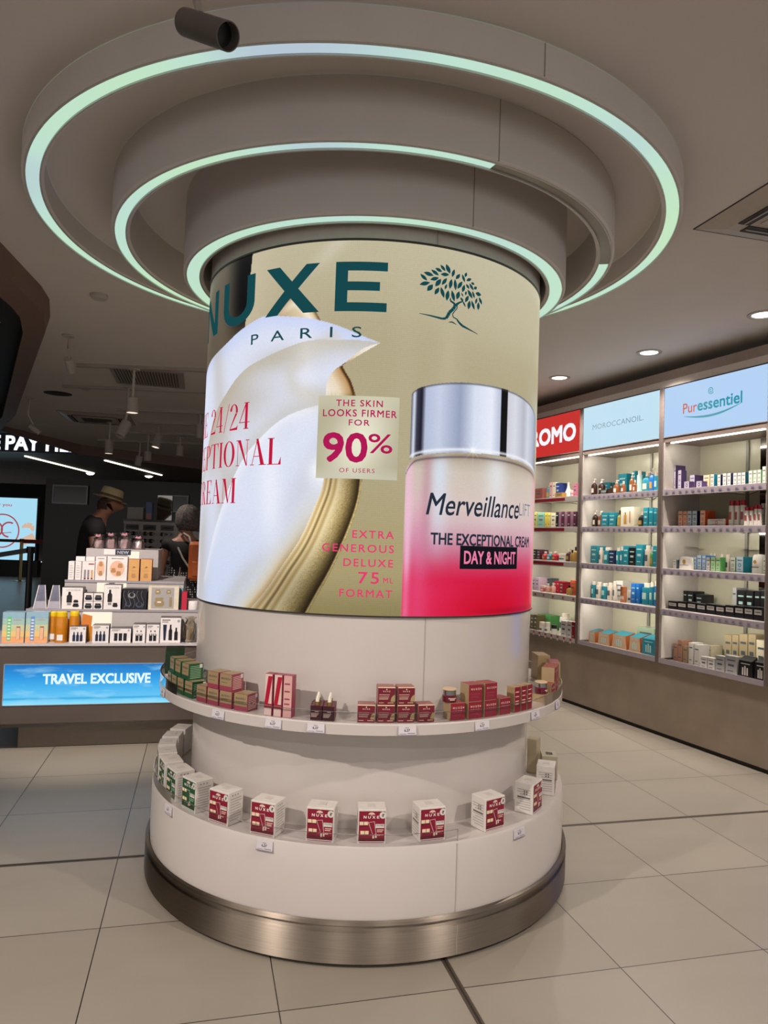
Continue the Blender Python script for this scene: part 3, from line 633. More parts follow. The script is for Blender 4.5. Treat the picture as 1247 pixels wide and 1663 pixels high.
# local frame of every product: x right, y into the shelf, front face at y=0, base at z=0
def kit(col):
    m = MB(); w, h, d = .100, .120, .078; e = -.0006
    m.box(-w/2, w/2, 0, d, 0, h, cartw, .0015)
    m.rect(-w/2+.004, w/2-.004, .010, h-.006, e, col)
    small_nuxe(m, -.002, .089, .056, .0095, e*2, wtxt)
    m.poly([(-.002+.012*math.cos(PI*i/8), .1025+.008*math.sin(PI*i/8)) for i in range(9)], e*2, ltxt); m.rect(-.0035, -.0005, .099, .103, e*2, ltxt)
    m.disc(w/2-.012, h-.019, .012, e*3, cartw, 18); m.poly([(w/2-.018, h-.022), (w/2-.006, h-.017), (w/2-.009, h-.014)], e*4, dtxt); m.rect(w/2-.014, w/2-.010, h-.025, h-.014, e*4, dtxt)
    for x0, x1, z0 in ((-.044, -.030, .066), (-.028, -.014, .066), (-.040, -.026, .034), (-.024, -.011, .034)):
        m.rect(x0, x1, z0, z0+.012, e*2, peach); m.rect(x0+.001, x1-.001, z0-.006, z0, e*2, crimd if col is crim else mat('jar_green', '24402c', .3))
    m.poly([(-.013, .076), (.009, .079), (.016, .034), (.004, .031)], e*3, wtxt); m.poly([(-.0115, .0755), (.008, .078), (.0145, .036), (.0045, .0335)], e*4, col)
    m.rect(.003, .009, .020, .033, e*4, ltxt); m.rect(.012, .018, .022, .035, e*4, ltxt)
    m.rect(.013, w/2-.006, .056, .070, e*2, cartw)
    flat_text(m, 'TAX FREE', .015, w/2-.008, .063, .068, e*3, dtxt)
    for k in range(2): m.rect(.018, w/2-.008-.004*k, .048-.006*k, .051-.006*k, e*2, ltxt if col is crim else gtxt)
    m.rect(.016, w/2-.02, .030, .032, e*2, wtxt); m.rect(-w/2+.006, w/2-.006, .004, .0065, e, pinkc if col is crim else gtxt)
    m.rect(-w/2+.004, w/2-.004, .010, .022, e*1.5, crimd if col is crim else mat('jar_green', '24402c'))
    for sx in (-1, 1):                        # small print on both sides
        x = sx*(w/2+.0006)
        for k in range(9):
            z = .016+.0095*k; y0, y1 = .010, d-.010-(.012 if k % 3 == 0 else 0)
            q = [(x, y0, z), (x, y1, z), (x, y1, z+.0032), (x, y0, z+.0032)]; m.add(q, [(0, 1, 2, 3) if sx > 0 else (3, 2, 1, 0)], mat('print_grey', 'a9a29d', .6))
        if sx < 0:
            q = [(x*1.002, .012, .060), (x*1.002, d-.012, .060), (x*1.002, d-.012, .065), (x*1.002, .012, .065)]; m.add(q, [(3, 2, 1, 0)], dtxt)
            for k in range(4):
                y = .024+.010*(k % 2); z = .075+.010*(k//2); q = [(x*1.002, y, z), (x*1.002, y+.005, z), (x*1.002, y+.005, z+.006), (x*1.002, y, z+.006)]; m.add(q, [(3, 2, 1, 0)], dtxt)
        else:
            for k in range(3):
                y = .016+.014*k; q = [(x*1.002, y, .105), (x*1.002, y+.008, .105), (x*1.002, y+.006, .110)]; m.add(q, [(0, 1, 2)], dtxt)
    m.box(-.012, .012, d*.35, d*.65, h, h+.004, film).rect(0, 0, 0, 0, 0, film) if False else m.box(-.014, .014, d*.3, d*.7, h, h+.0015, mat('closure_tab', 'c6c0ba', .3), .0004)
    return m
kr, kg = kit(crim), kit(greenc)
KR = kr.build('kit_carton'); KG = kg.build('kit_carton')
def mesh_copy(src, name, **kw):
    c = src.copy(); c.name = name; C.objects.link(c); return tag(c, **kw)
lowlab = [(KR, -8.2, .925, 'white kit carton with red front left of the tier centre, above bare counter'), (KR, 3.2, .921, 'white kit carton with red front at the middle of the lower tier'),
 (KR, 17.0, .923, 'white kit carton with red front, at the right end of the clear guard'), (KR, 34.0, .923, 'white kit carton with red front, left of the price tag past the guard'),
 (KR, 51.5, .923, 'white kit carton seen from its printed side near the right edge of the lower tier'), (KR, 68.5, .92, 'white kit carton farthest round the right side of the lower tier'),
 (KR, -21.3, .937, 'white kit carton with red front above the middle lower price tag'), (KR, -33.8, .932, 'white kit carton with red front beside the green cartons'),
 (KG, -45.3, .927, 'green fronted kit carton right of the other green ones, its side print showing'), (KG, -54.5, .93, 'green fronted kit carton second from the right of the green ones'), (KG, -63.0, .93, 'green fronted kit carton third from the right, turned almost edge on')]
for src, th, rad, lab in lowlab: ring_put(mesh_copy(src, 'kit_carton', label=lab, cat='box', group='kit cartons on the lower tier'), th, rad, .4062, 4 if th > 45 else 0)
for k, th in enumerate((-71.5, -80, -88.5, -97)):
    ring_put(mesh_copy(KG, 'kit_carton', label='kit carton packed round the left side of the lower tier, only its top showing', cat='box', group='kit cartons packed round the left side'), th, .93, .4062)
for o in (KR, KG): bpy.data.objects.remove(o)
m = MB().box(-.035, .035, 0, .045, 0, .155, mat('carton_tan', 'a89a80', .4), .001); m.rect(-.02, .0, .018, .03, -.0006, dtxt)
ring_put(m.build('tall_carton', label='tall tan carton standing beside the pillar core at the right', cat='box'), 86, .85, .4062, -25)
m = MB().box(-.05, .05, 0, .07, 0, .105, mat('carton_tan2', 'a39b84', .4), .001).box(-.02, .02, .02, .05, .105, .107, film)
ring_put(m.build('wrapped_carton', label='pale olive carton in clear wrap behind the rightmost kit carton', cat='box'), 82, .925, .4062)

def small_box(w, h, d, front, side, top, kind):
    m = MB(); m.box(-w/2, w/2, 0, d, 0, h, side, .0008)
    e = -.0005
    m.rect(-w/2+.0008, w/2-.0008, .001, h-.001, e, front)
    m.add([(-w/2+.001, .001, h+.0004), (w/2-.001, .001, h+.0004), (w/2-.001, d-.001, h+.0004), (-w/2+.001, d-.001, h+.0004)], [(0, 1, 2, 3)], top)
    if kind == 'seed':
        m.rect(-w/2, w/2, h-.0035, h, e*2, peach); small_nuxe(m, 0, h*.72, w*.42, h*.075, e*3, ltxt); m.disc(0, h*.86, .0025, e*3, ltxt, 10)
        for k, (a, b) in enumerate(((.55, .58), (.45, .47), (.38, .40), (.31, .34))): m.rect(-w*.43, w*(.18-.03*k), h*a, h*b, e*3, ltxt)
        m.rect(-w*.43, -w*.15, h*.10, h*.13, e*3, ltxt); m.rect(w*.08, w*.42, h*.10, h*.13, e*3, peach)
        m.poly([(w*.499-.016*math.sin(PI/2*i/6)*1.0, h*.18+.024*math.cos(PI/2*i/6)) for i in range(7)]+[(w*.499, h*.18)], e*2, seedc)
    elif kind == 'rose':
        small_nuxe(m, -w*.03, h*.66, w*.62, h*.12, e*3, ltxt); m.disc(w*.37, h*.72, .0028, e*3, ltxt, 8)
        for a, b, c in ((.42, .46, .3), (.30, .33, .22), (.22, .25, .26), (.10, .12, .1)): m.rect(-w*.38, w*c, h*a, h*b, e*3, pinkc)
    elif kind == 'gold':
        m.rect(-w/2+.001, w/2-.001, .001, h*.28, e*2, pinkc if side is pinkc else greenc)
        small_nuxe(m, -w*.04, h*.66, w*.6, h*.12, e*3, dtxt); m.disc(w*.34, h*.72, .0025, e*3, dtxt, 8); m.rect(-w*.35, w*.2, h*.48, h*.5, e*3, dtxt)
        for k in range(8):
            z = h*(.1+.1*k); x = w/2+.0005; m.add([(x, .006, z), (x, d-.01, z+.002), (x, d-.01, z+.0045), (x, .006, z+.0025)], [(0, 1, 2, 3)], ltxt if side is pinkc else gtxt)
        x = w/2+.0007; m.add([(x, d-.016, h-.018), (x, d-.004, h-.018), (x, d-.004, h-.003), (x, d-.016, h-.003)], [(0, 1, 2, 3)], cartw)
    return m
SB = {}
def sbox(k, th, z, lab, grp, rad=.918, rz=0, name='cream_carton'):
    if k not in SB:
        SB[k] = {'seed': lambda: small_box(.062, .063, .055, mat('carton_darkred', '6c0f24', .35), rosetop, rosetop, 'seed'), 'rose': lambda: small_box(.062, .063, .055, mat('carton_red', '86162c', .35), goldc, mat('carton_redtop', '96383f', .4), 'rose'),
                 'gold': lambda: small_box(.062, .063, .062, goldc, pinkc, goldc, 'gold'), 'green': lambda: small_box(.060, .065, .062, goldc, greenc, goldc, 'gold')}[k]().build(name)
        src = SB[k]; tag(src, label=lab, cat='box', group=grp)
    else: src = mesh_copy(SB[k], name, label=lab, cat='box', group=grp)
    ring_put(src, th, rad, z+.0002, rz)
Z1 = .829
for th, z, lab in ((1.1, Z1, 'dark red cream carton, bottom left corner of the middle pyramid'), (5.5, Z1, 'dark red cream carton, second from left in the bottom row of the middle pyramid'), (10.0, Z1, 'dark red cream carton, third from left in the bottom row of the middle pyramid'), (14.8, Z1, 'dark red cream carton standing a little apart at the right of the middle pyramid'), (5.5, Z1+.0635, 'dark red cream carton, left one of the two on top of the middle pyramid'), (10.0, Z1+.0635, 'dark red cream carton, right one of the two on top of the middle pyramid')):
    sbox('seed', th, z, lab, 'dark red cream cartons in the middle pyramid')
for th, z, lab in ((22.6, Z1, 'red and gold carton under the open cream jar'), (27.3, Z1, 'red and gold carton, second from left in the bottom row right of the middle'), (31.9, Z1, 'red and gold carton, third from left in the bottom row right of the middle'), (36.6, Z1, 'red and gold carton, right end of the bottom row right of the middle'), (27.3, Z1+.0635, 'red and gold carton on the upper layer next to the jar'), (31.9, Z1+.0635, 'red and gold carton on the upper layer farther from the jar')):
    sbox('rose', th, z, lab, 'red and gold cartons right of the middle')
for th, z, lab in ((-42.6, Z1, 'gold and pink carton, left end of the bottom row'), (-38.2, Z1, 'gold and pink carton, second from left in the bottom row'), (-33.8, Z1, 'gold and pink carton, third from left in the bottom row'), (-29.2, Z1, 'gold and pink carton, right end of the bottom row, pink side showing'), (-38.4, Z1+.0635, 'gold and pink carton, left one of the upper pair'), (-34.0, Z1+.0635, 'gold and pink carton, right one of the upper pair')):
    sbox('gold', th, z, lab, 'gold and pink cartons left of the middle')
for th, z, lab in ((-48.5, Z1, 'gold and green carton, right end of the bottom row, green side showing'), (-53.2, Z1, 'gold and green carton, second from right in the bottom row'), (-57.8, Z1, 'gold and green carton, third from right in the bottom row'), (-62.4, Z1, 'gold and green carton, left end of the bottom row'), (-50.6, Z1+.0655, 'gold and green carton, right one of the upper three, green side showing'), (-55.4, Z1+.0655, 'gold and green carton, middle one of the upper three'), (-60.2, Z1+.0655, 'gold and green carton, left one of the upper three')):
    sbox('green', th, z, lab, 'gold and green cartons at the left of the shelf')
m = small_box(.15, .10, .08, mat('carton_tanfront', '9c8463', .5), mat('carton_deepgreen', '16351f', .4), mat('carton_deepgreen', '16351f'), 'none'); ring_put(m.build('gift_carton', label='large green lidded carton with tan front behind the gold and green cartons', cat='box'), -76, .915, Z1+.03)
m = small_box(.15, .029, .08, cartw, cartw, cartw, 'none'); ring_put(m.build('flat_carton', label='flat pale carton lying under the large green one', cat='box'), -76, .915, Z1)
def lathe_obj(name, prof, m, parent=None, n=24, **kw): return MB().lathe(prof, m, n).build(name, parent, **kw)
def cream_jar(th, z, lab):
    t = empty('cream_jar', label=lab, cat='jar', group=None)
    lathe_obj('jar_body', [(0, 0), (.024, 0), (.027, .003), (.027, .022), (.024, .026), (0, .026)], mat('glass_wine', '5a0f22', .12, coat=.5), t)
    m = MB().lathe([(.0235, .025), (.0245, .026), (.0245, .042), (.0238, .043)], mat('lid_silver', 'b9b7b9', .15, 1), 24).lathe([(.0245, .043), (.0262, .0445), (.0262, .048), (.024, .0495), (0, .0495)], mat('lid_cream', 'c9b08c', .4), 24); m.build('lid', t)
    lb = MB(); w = R_DRUM; 
    for k, (a, z_) in enumerate(((.5, .014), (.32, .009))): lb.lathe([(.0273, z_), (.0273, z_+.003)], ltxt, 8, a0=-35*a*2, a1=35*a*2)
    lb.build('label_print', t); ring_put(t, th, .888, z)
cream_jar(21.3, Z1+.0635, 'round wine red cream jar with silver and tan lid standing on a carton')
cream_jar(57.5, Z1+.033, 'wine red cream jar with silver lid near the right end of the shelf')
sb = small_box(.055, .032, .06, crim, goldc, goldc, 'none').build('flat_carton', label='low gold and red carton under the right jar', cat='box'); ring_put(sb, 57.5, .918, Z1)
def tall_carton(th, col, side, win, lab, grp, w=.036, h=.125, rz=0):
    m = MB().box(-w/2, w/2, 0, w*1.05, 0, h, side, .0008); e = -.0005
    if win:
        m.rect(-w/2+.001, w/2-.001, .001, h-.001, e, mat('carton_blush', 'd8bdb6', .4)); m.rect(-w/2+.001, w/2-.001, .028, .043, e*2, crim)
        m.poly([(-.016, .040), (-.001, .040), (w/2-.003, h-.008), (-.003, h-.008)], e*3, mat('tube_red', 'a50f2e', .25)); m.rect(-w*.42, w*.42, .036, .0375, e*4, ltxt); m.rect(w/2-.003, w/2, 0, h, e*4, crim)
    else:
        m.rect(-w/2+.001, w/2-.001, .001, h-.001, e, col)
        for z0 in (.3, .42, .6, .78): m.rect(-w*.35, w*.25, h*z0, h*(z0+.035), e*2, ltxt if col is crim else pinkc)
    o = m.build('tall_carton', label=lab, cat='box', group=grp); ring_put(o, th, .92, Z1, rz); return o
g_ = 'tall tube cartons on the shelf'
tall_carton(-21.6, crim, pinkc, True, 'tall carton picturing a red tube, left of its pair', g_, .034, .150)
tall_carton(-19.2, crim, pinkc, True, 'tall carton picturing a red tube, right of its pair', g_, .034, .150)
o = tall_carton(-16.9, mat('carton_blush2', 'cf9f9a', .4), pinkc, False, 'tall pale pink carton turned backwards beside the tube cartons', g_, .034, .150)
g_ = 'slim red and gold cartons at the right'
for th, lab in ((41.0, 'slim red carton with gold side, first of the three at the right'), (43.7, 'slim red carton, middle of the three at the right'), (46.4, 'slim red carton, last of the three at the right')): tall_carton(th, crim, goldc, False, lab, g_, .036, .098)
for k, (th, z, lab) in enumerate(((62.5, 0, 'red and gold carton in the bottom layer at the far right of the shelf'), (67.5, 0, 'red and gold carton under the top one at the far right of the shelf'), (72.5, 0, 'last red and gold carton of the bottom layer round the right side'), (65.5, .0635, 'red and gold carton raised on two others at the far right of the shelf'), (70.3, .0635, 'red and gold carton raised at the rim, farthest right on the shelf'))):
    sbox('rose', th, Z1+z, lab, 'red and gold cartons at the far right')
m = small_box(.12, .12, .06, mat('carton_olive', '5e5636', .4), goldc, goldc, 'none'); m.rect(-.03, .0, .03, .07, -.001, dtxt); ring_put(m.build('gift_carton', label='olive and gold carton against the pillar core at the far right', cat='box'), 92, .90, Z1)
m = small_box(.09, .10, .05, mat('carton_redclear', 'a6585a', .4), goldc, pinkc, 'none'); ring_put(m.build('gift_carton', label='pinkish red window carton behind the far right cartons', cat='box'), 83.5, .93, Z1+.01)
# serum cartons with droppers
def serum(th, rad, lab):
    t = empty('serum_bottle', label=lab, cat='bottle', group='serum bottles in dark sleeves')
    m = MB().box(-.021, .021, 0, .03, 0, .052, crimd, .0008); m.rect(-.0205, .0205, .001, .051, -.0005, mat('sleeve_dark', '35101c', .3))
    m.rect(-.015, .010, .034, .036, -.001, ltxt); m.rect(-.004, .010, .030, .0315, -.001, ltxt)
    for k in range(4): m.rect(-.018, .002+.003*k, .012+.004*k, .0135+.004*k, -.001, ltxt)
    m.build('sleeve', t)
    MB().lathe([(0, .052), (.009, .052), (.009, .064), (0, .064)], mat('collar_gold', 'a8925e', .25, .8), 16, 0, .015).build('neck', t)
    MB().lathe([(0, .064), (.0065, .064), (.0065, .074), (.005, .077), (.005, .080), (.003, .084), (0, .085)], mat('dropper_white', 'e4dccd', .4), 16, 0, .015).build('dropper', t)
    ring_put(t, th, rad, Z1)
for i, th in enumerate((-10.1, -7.3)):
    for j, (rad, w_) in enumerate(((.920, 'front'), (.888, 'middle'), (.856, 'back'))):
        serum(th*(1 if j == 0 else .92/rad), rad, 'serum bottle with white dropper in a dark sleeve, %s of the %s file' % (w_, ('left', 'right')[i]))

# ------------------------------------------------------------------ wall of shelves at the right
WA = math.atan2(-.9318, .363); W0 = (2.460, 5.501, 0)
unit_paint = mat('unit_white', 'b9b2ad', .35, noise=.02); post_m = mat('post_bronze', '8d807a', .35, .5); trans = mat('transom_bronze', '85756e', .4, .2)
backm = mat('back_cream', 'bdb9a4', .25, noise=.02, nscale=3); stripm = mat('strip_lilac', 'aaa0a8', .35); ledm = mat('led_strip', 'fff4e2', emit=5); brack = mat('bracket_grey', '6f6b64', .4, .5)
UX = [(-2.281, -1.306), (-1.261, -.284), (-.239, .723)]
SZ = [1.966, 1.672, 1.335, 1.012, .600]
BAY = ['under red sign', 'under middle sign', 'under right-hand sign']
SHN = ['top', 'second', 'third', 'fourth', 'bottom']
def sign(b, colname, col, lab):
    x0, x1 = UX[b]; t = empty('light_box', W0, WA, label=lab, cat='sign')
    m = MB().box(x0+.003, x1-.003, -.004, .10, 2.39, 2.787, mat(colname, col, .25, emit=1.0)); m.build('lit_panel', t)
    m = MB(); k = mat('sign_frame', '3c3836', .3, .5)
    m.box(x0, x1, -.006, .02, 2.787, 2.795, k).box(x0, x1, -.006, .02, 2.384, 2.39, mat('frame_pale', '9d9893', .3, .4)); m.build('frame', t); return t
s0 = sign(0, 'lit_red', 'c8332f', 'red lit sign with white capitals, next to the pillar')
m = MB(); lw = mat('lit_white', 'f4f4fa', emit=1)
flat_text(m, 'PROMO', -2.24, -1.378, 2.512, 2.668, -.006, lw, bold=.035); m.build('lettering', s0)
s1 = sign(1, 'lit_ice', 'c3e2f2', 'pale blue lit sign with thin grey capitals, middle of the shelf wall')
m = MB(); flat_text(m, 'MOROCCANOIL.', -1.124, -.467, 2.565, 2.612, -.006, mat('ink_thin', '7f98a6', emit=1), spacing=1.05); m.build('lettering', s1)
s2 = sign(2, 'lit_blue', 'b4d2f4', 'pale blue lit sign with spiral and curved stroke, rightmost of the shelf wall')
m = MB(); i1 = mat('ink_rust', 'c4614f', emit=1); i2 = mat('ink_turquoise', '2a93a6', emit=1)
flat_text(m, 'Pur', -.037, .10, 2.553, 2.629, -.006, i1, bold=.008); m.build('lettering', s2, label='rust red first three letters')
m = MB(); flat_text(m, 'essentiel', .108, .511, 2.553, 2.636, -.006, i2, bold=.018); m.build('lettering', s2, label='turquoise letters')
m = MB(); pts = [(.232+(.006+.0225*t/11)*math.cos(t+1), 2.69+(.006+.0225*t/11)*math.sin(t+1)) for t in np.linspace(0, 11, 40)]
def strip_polys(mb, pts, ws, y, mt):
    for i in range(len(pts)-1):
        (a, b), (c, d) = pts[i], pts[i+1]; L = math.hypot(c-a, d-b)+1e-9; nx, ny = -(d-b)/L, (c-a)/L
        mb.poly([(a-nx*ws[i], b-ny*ws[i]), (c-nx*ws[i+1], d-ny*ws[i+1]), (c+nx*ws[i+1], d+ny*ws[i+1]), (a+nx*ws[i], b+ny*ws[i])], y, mt)
strip_polys(m, pts, [.003]*40, -.006, i2)
pp = [(-.03+.54*t, 2.528-.045*math.sin(PI*t*.92)+.035*t) for t in np.linspace(0, 1, 24)]
strip_polys(m, pp, [.0012+.0075*math.sin(PI*t) for t in np.linspace(0, 1, 24)], -.006, i2); m.build('emblem', s2)
UNITS = []
for b in range(3):
    x0, x1 = UX[b]
    t = empty('shelving_unit', W0, WA, label=('tall white wall unit of stocked shelves %s' % BAY[b]), cat='shelf', group=None)
    UNITS.append(t)
    MB().box(x0, x1, .38, .40, .588, 2.39, backm).build('back_panel', t)
    MB().box(x0-.001, x0+.012, .0, .38, .617, 2.39, unit_paint).build('side_panel', t); MB().box(x1-.012, x1+.001, .0, .38, .617, 2.39, unit_paint).build('side_panel', t)
    MB().box(x0, x1, .0, .38, 2.345, 2.385, trans, .001).build('transom', t)
    MB().box(x0-.001, x1+.001, -.012, .39, .588, .600, unit_paint).box(x0-.001, x1+.001, -.014, -.010, .578, .618, stripm if b else unit_paint).build('shelf', t)
    for i, z in enumerate(SZ[:4]):
        sh = MB().box(x0+.013, x1-.013, .0, .36, z-.020, z, unit_paint).box(x0+.005, x1-.005, -.010, 0, z-.052, z-.002, stripm if b else unit_paint, .001).build('shelf', t)
        if b == 0 and i < 3: MB().rect(x0+.02, x1-.20, z-.040, z-.012, -.0115, mat('strip_red', '8f2332', .4)).build('price_strip', sh)
        n = 14 if b else 7; m = MB()
        for k in range(n):
            u = x0+.05+(x1-x0-.1)*(k+.15*math.sin(k*7+i*3))/(n-1); mt = mat('chip_red', 'b0485a', .4) if b == 0 else mat('chip_pale', '9088a0', .5)
            if b or i == 3: m = MB(); m.rect(u-.014, u+.014, z-.036, z-.018, -.0125, mt); m.rect(u-.010, u+.008, z-.030, z-.027, -.0135, mat('chip_ink', '5c5468', .6)).build('price_chip', sh)
        m = MB(); xc = (x0+x1)/2
        for sg in (-1, 1): m.tube([(xc+sg*.46, .03, z-.030), (xc+sg*.1, .34, z-.028), (xc+sg*.012, .372, z-.045), (xc, .375, z-.12)], .0035, brack, 6)
        m.build('bracket', sh)
    m = MB(); 
    if b == 0:
        for k in range(7): u = x0+.30+.1*k; m = MB(); m.rect(u, u+.03, .575, .612, -.0155, mat('chip_red', 'b0485a')); m.rect(u+.003, u+.027, .566, .590, -.0165, mat('chip_white', 'd5cdd0', .5)).build('price_chip', t)
    MB().box((x0+x1)/2-.012, (x0+x1)/2+.012, .366, .381, .6, 2.34, mat('upright', '85827a', .4, .4)).build('upright', t)
    for i, z in enumerate([2.345]+[s_-.022 for s_ in SZ[:4]]):
        lit = not (b == 2 and i == 1)
        if i == 0 or lit:
            MB().box(x0+.06, x1-.04, .012, .028, z-.010, z-.001, ledm).build('led_strip', t)
            c_ = Matrix.Translation(W0) @ Matrix.Rotation(WA, 4, 'Z') @ Vector(((x0+x1)/2, .035, z-.014))
            l = bpy.data.lights.new('shelf_led', 'AREA'); l.shape = 'RECTANGLE'; l.size = .85; l.size_y = .012; l.energy = (2.0, 2.4, 1.5)[b]; l.color = (1, .95, .82)
            lo = bpy.data.objects.new('shelf_led', l); C.objects.link(lo); lo.location = c_; lo.rotation_euler = (R(35), 0, WA); lo['kind'] = 'helper'
    if b == 2: MB().box(.36, x1-.013, .365, .379, 1.0, 2.34, mat('mirror', '8a8580', .06, 1, noise=0)).build('mirror_panel', t)
for i, x in enumerate((-2.281-.045, -1.306, -.284, .723)):
    MB().box(x, x+.045, -.012, .40, .588, 2.795, post_m, .002).build('upright_post', UNITS[min(i, 2)])
def wallpiece(mb, name, **kw):
    o = mb.build(name, **kw); o.location = W0; o.rotation_euler = (0, 0, WA); return o
wallpiece(MB().box(-6, 3.2, .40, .5, 0, CZ, mat('wall_paint', '8d857e', .7)), 'wall_right', kind='structure')
wallpiece(MB().box(-6, 3.2, .0, .30, 2.796, 2.852, mat('fascia', 'd6cbc4', .45)).box(-6, 3.2, .012, .30, 2.852, 2.93, mat('fascia_dark', 'a3928a', .5)), 'trim_6', kind='structure')
wallpiece(MB().box(-6, 3.2, .0, .39, 0.03, .587, mat('base_bronze', 'a39384', .4, .2, noise=.10, nscale=4)).box(-6, 3.2, .01, .39, 0, .03, bd), 'base_cabinet', label='long brown bronze base running under the shelf wall', cat='cabinet')
o = MB().box(.80, 1.5, -.03, .05, .62, 1.25, mat('lit_royal', '2f6fe0', emit=1)).box(.79, 1.51, -.025, .06, .6, 1.27, bd).build('lit_display', label='blue lit panel at the right edge beyond the last post', cat='screen'); o.location = W0; o.rotation_euler = (0, 0, WA)

PC = dict(rosebox='9a5450', steelblue='4f7888', palepink='c9a0a0', cream='d6cbb4', blue='2a3c80', gold='b08a44', white='d8d2cc', pink='c47a90', paleyellow='c4bc6a', mint='7fb0a0', yellow='d0b840', black='16151a',
          mauve='8a5f74', plum='4e2038', red='b01c34', teal='1b7c90', lilac='b9a0b4', slate='4d565e', rose='c86a78', blush='cf9a94', crimson='8e1228', orange='c85a34', bronze='5c5030', green='4a8a4a', whitebox='cdc8c4',
          darkcap='c8c4c0', brown='2e1710', amber='7a4420', azure='1c6ab8', seafoam='a8c8c4', olive='8a8440', deepteal='12485c', navy='1c2850', ivory='d2c6ba', copper='b06a40', peach='c9a284', sage='8fa088', lavender='c4bcd0',
          purple='43305e', peachbox='d8a890', skybox='b4c6d4', mintbox='a8cc9c', redcap='d2cbc8', clear='cccccc', blacklabel='16151a', palegrey='a8a8a8', tan='a08468', brownbox='7a5640', rosetan='a87c68', sand='a89878')
def pm(k): return mat('pack_'+k, PC.get(k, 'cccccc'), .38, noise=.03)
def put_item(name, kind, col, w, h, d, mx=None):
    """returns root object; origin at front centre of base"""
    e = -.0006
    if kind in ('box', 'box2', 'gift', 'window_box', 'acrylic', 'pouch'):
        side = pm(col.split(':')[1]) if ':' in col else pm(col); front = pm(col.split(':')[0]); m = MB()
        if kind == 'gift':
            top = pm('teal') if col == 'peach' else front; sd = pm('copper') if col == 'peach' else front
            vs = [(-w/2, 0, 0), (w/2, 0, 0), (w/2, d, 0), (-w/2, d, 0), (-w*.42, .0, h*.8), (w*.42, 0, h*.8), (w*.42, d, h), (-w*.42, d, h)]
            m.add(vs, [(0, 1, 5, 4)], front).add(vs, [(1, 2, 6, 5), (3, 0, 4, 7), (2, 3, 7, 6)], sd).add(vs, [(4, 5, 6, 7)], top)
            q = pm('seafoam') if col != 'black' else pm('white')
            for k in range(3): x = -w*.22+k*w*.15; m.rect(x, x+w*.10, h*.12, h*(.48+.08*(k % 2)), -.0012, q)
            m.rect(-w*.3, w*.3, h*.64, h*.68, -.0012, q); return m.build(name)
        if kind == 'acrylic':
            return MB().box(-w/2, w/2, 0, d, 0, h, acr).build(name)
        if kind == 'pouch':
            m.lathe([(0, 0), (.5, 0), (.5, .25), (.46, .8), (.38, .97), (0, 1)], front, 20, M=Matrix.Translation((0, d*.5, 0)) @ Matrix.Diagonal((w, d*.9, h, 1)))
            m.rect(-w*.3, w*.3, h*.3, h*.34, -d*.0+.001, pm('slate')); m.disc(0, h*.6, w*.12, .001, pm('gold'), 12); return m.build(name)
        m.box(-w/2, w/2, 0, d, 0, h, side, .0012)
        m.rect(-w/2+.0012, w/2-.0012, .0012, h-.0012, e, front)
        dark = col in ('black', 'navy', 'slate', 'plum', 'teal', 'deepteal', 'azure', 'blue', 'purple', 'crimson', 'red', 'bronze', 'blacklabel', 'brown')
        ink_ = pm('seafoam') if dark else pm('slate')
        if kind == 'window_box':
            m.rect(-w*.36, w*.05, h*.12, h*.88, e*2, pm('ivory')); m.rect(-w*.24, -w*.04, h*.14, h*.6, e*3, pm('gold')); m.rect(-w*.17, -w*.11, h*.6, h*.74, e*3, pm('black')); m.rect(w*.18, w*.24, h*.2, h*.8, e*3, pm('rosebox'))
        elif col == 'blacklabel': m.rect(-w*.42, w*.42, h*.42, h*.80, e*2, pm('whitebox')); m.rect(-w*.3, w*.3, h*.58, h*.64, e*3, pm('slate'))
        else:
            m.rect(-w*.34, w*.34, h*.74, h*.80, e*2, ink_); m.rect(-w*.3, w*.2, h*.18, h*.22, e*2, ink_)
            if ':' in col: m.disc(0, h*.46, min(w, h)*.24, e*2, side if 'orange' in col or 'teal' in col else pm(col.split(':')[1]), 12); m.disc(0, h*.46, min(w, h)*.14, e*3, front, 12); m.rect(-w*.4, w*.4, h*.06, h*.08, e*2, side)
            else: m.rect(-w*.26, w*.26, h*.45, h*.56, e*2, ink_ if w > .05 else front)
        return m.build(name)
    r = min(w/2, d/2); cyv = r; body = pm(col if col not in ('redcap', 'darkcap') else 'white'); cap = {'redcap': pm('red'), 'darkcap': pm('black')}.get(col, pm('ivory'))
    if kind == 'jar':
        t = MB().cyl(r, 0, h*.62, body, 20, 0, cyv).lathe([(r*1.003, h*.2), (r*1.003, h*.4)], pm('slate') if col in ('white',) else pm('ivory'), 10, 0, cyv, a0=-50, a1=50).build(name)
        MB().cyl(r*1.03, h*.62, h, cap if col != 'copper' else pm('copper'), 20, 0, cyv).build('lid', t); return t
    if kind == 'capped':
        t = MB().cyl(r, 0, h*.80, body, 20, 0, cyv, r*.96).lathe([(r*1.004, h*.25), (r*1.0, h*.55)], pm('slate') if col in ('ivory', 'white') else (pm('rosebox') if col == 'redcap' else pm('seafoam')), 8, 0, cyv, a0=-30, a1=30).build(name)
        MB().cyl(r*.62 if col != 'redcap' else r*.8, h*.80, h, cap, 16, 0, cyv).build('cap', t); return t
    if kind == 'cone':
        return MB().lathe([(0, 0), (r*.95, 0), (r, h*.05), (r*.85, h*.30), (r*.35, h*.65), (r*.28, h*.8), (r*.35, h*.95), (0, h)], body, 20, 0, cyv).build(name)
    glass = body
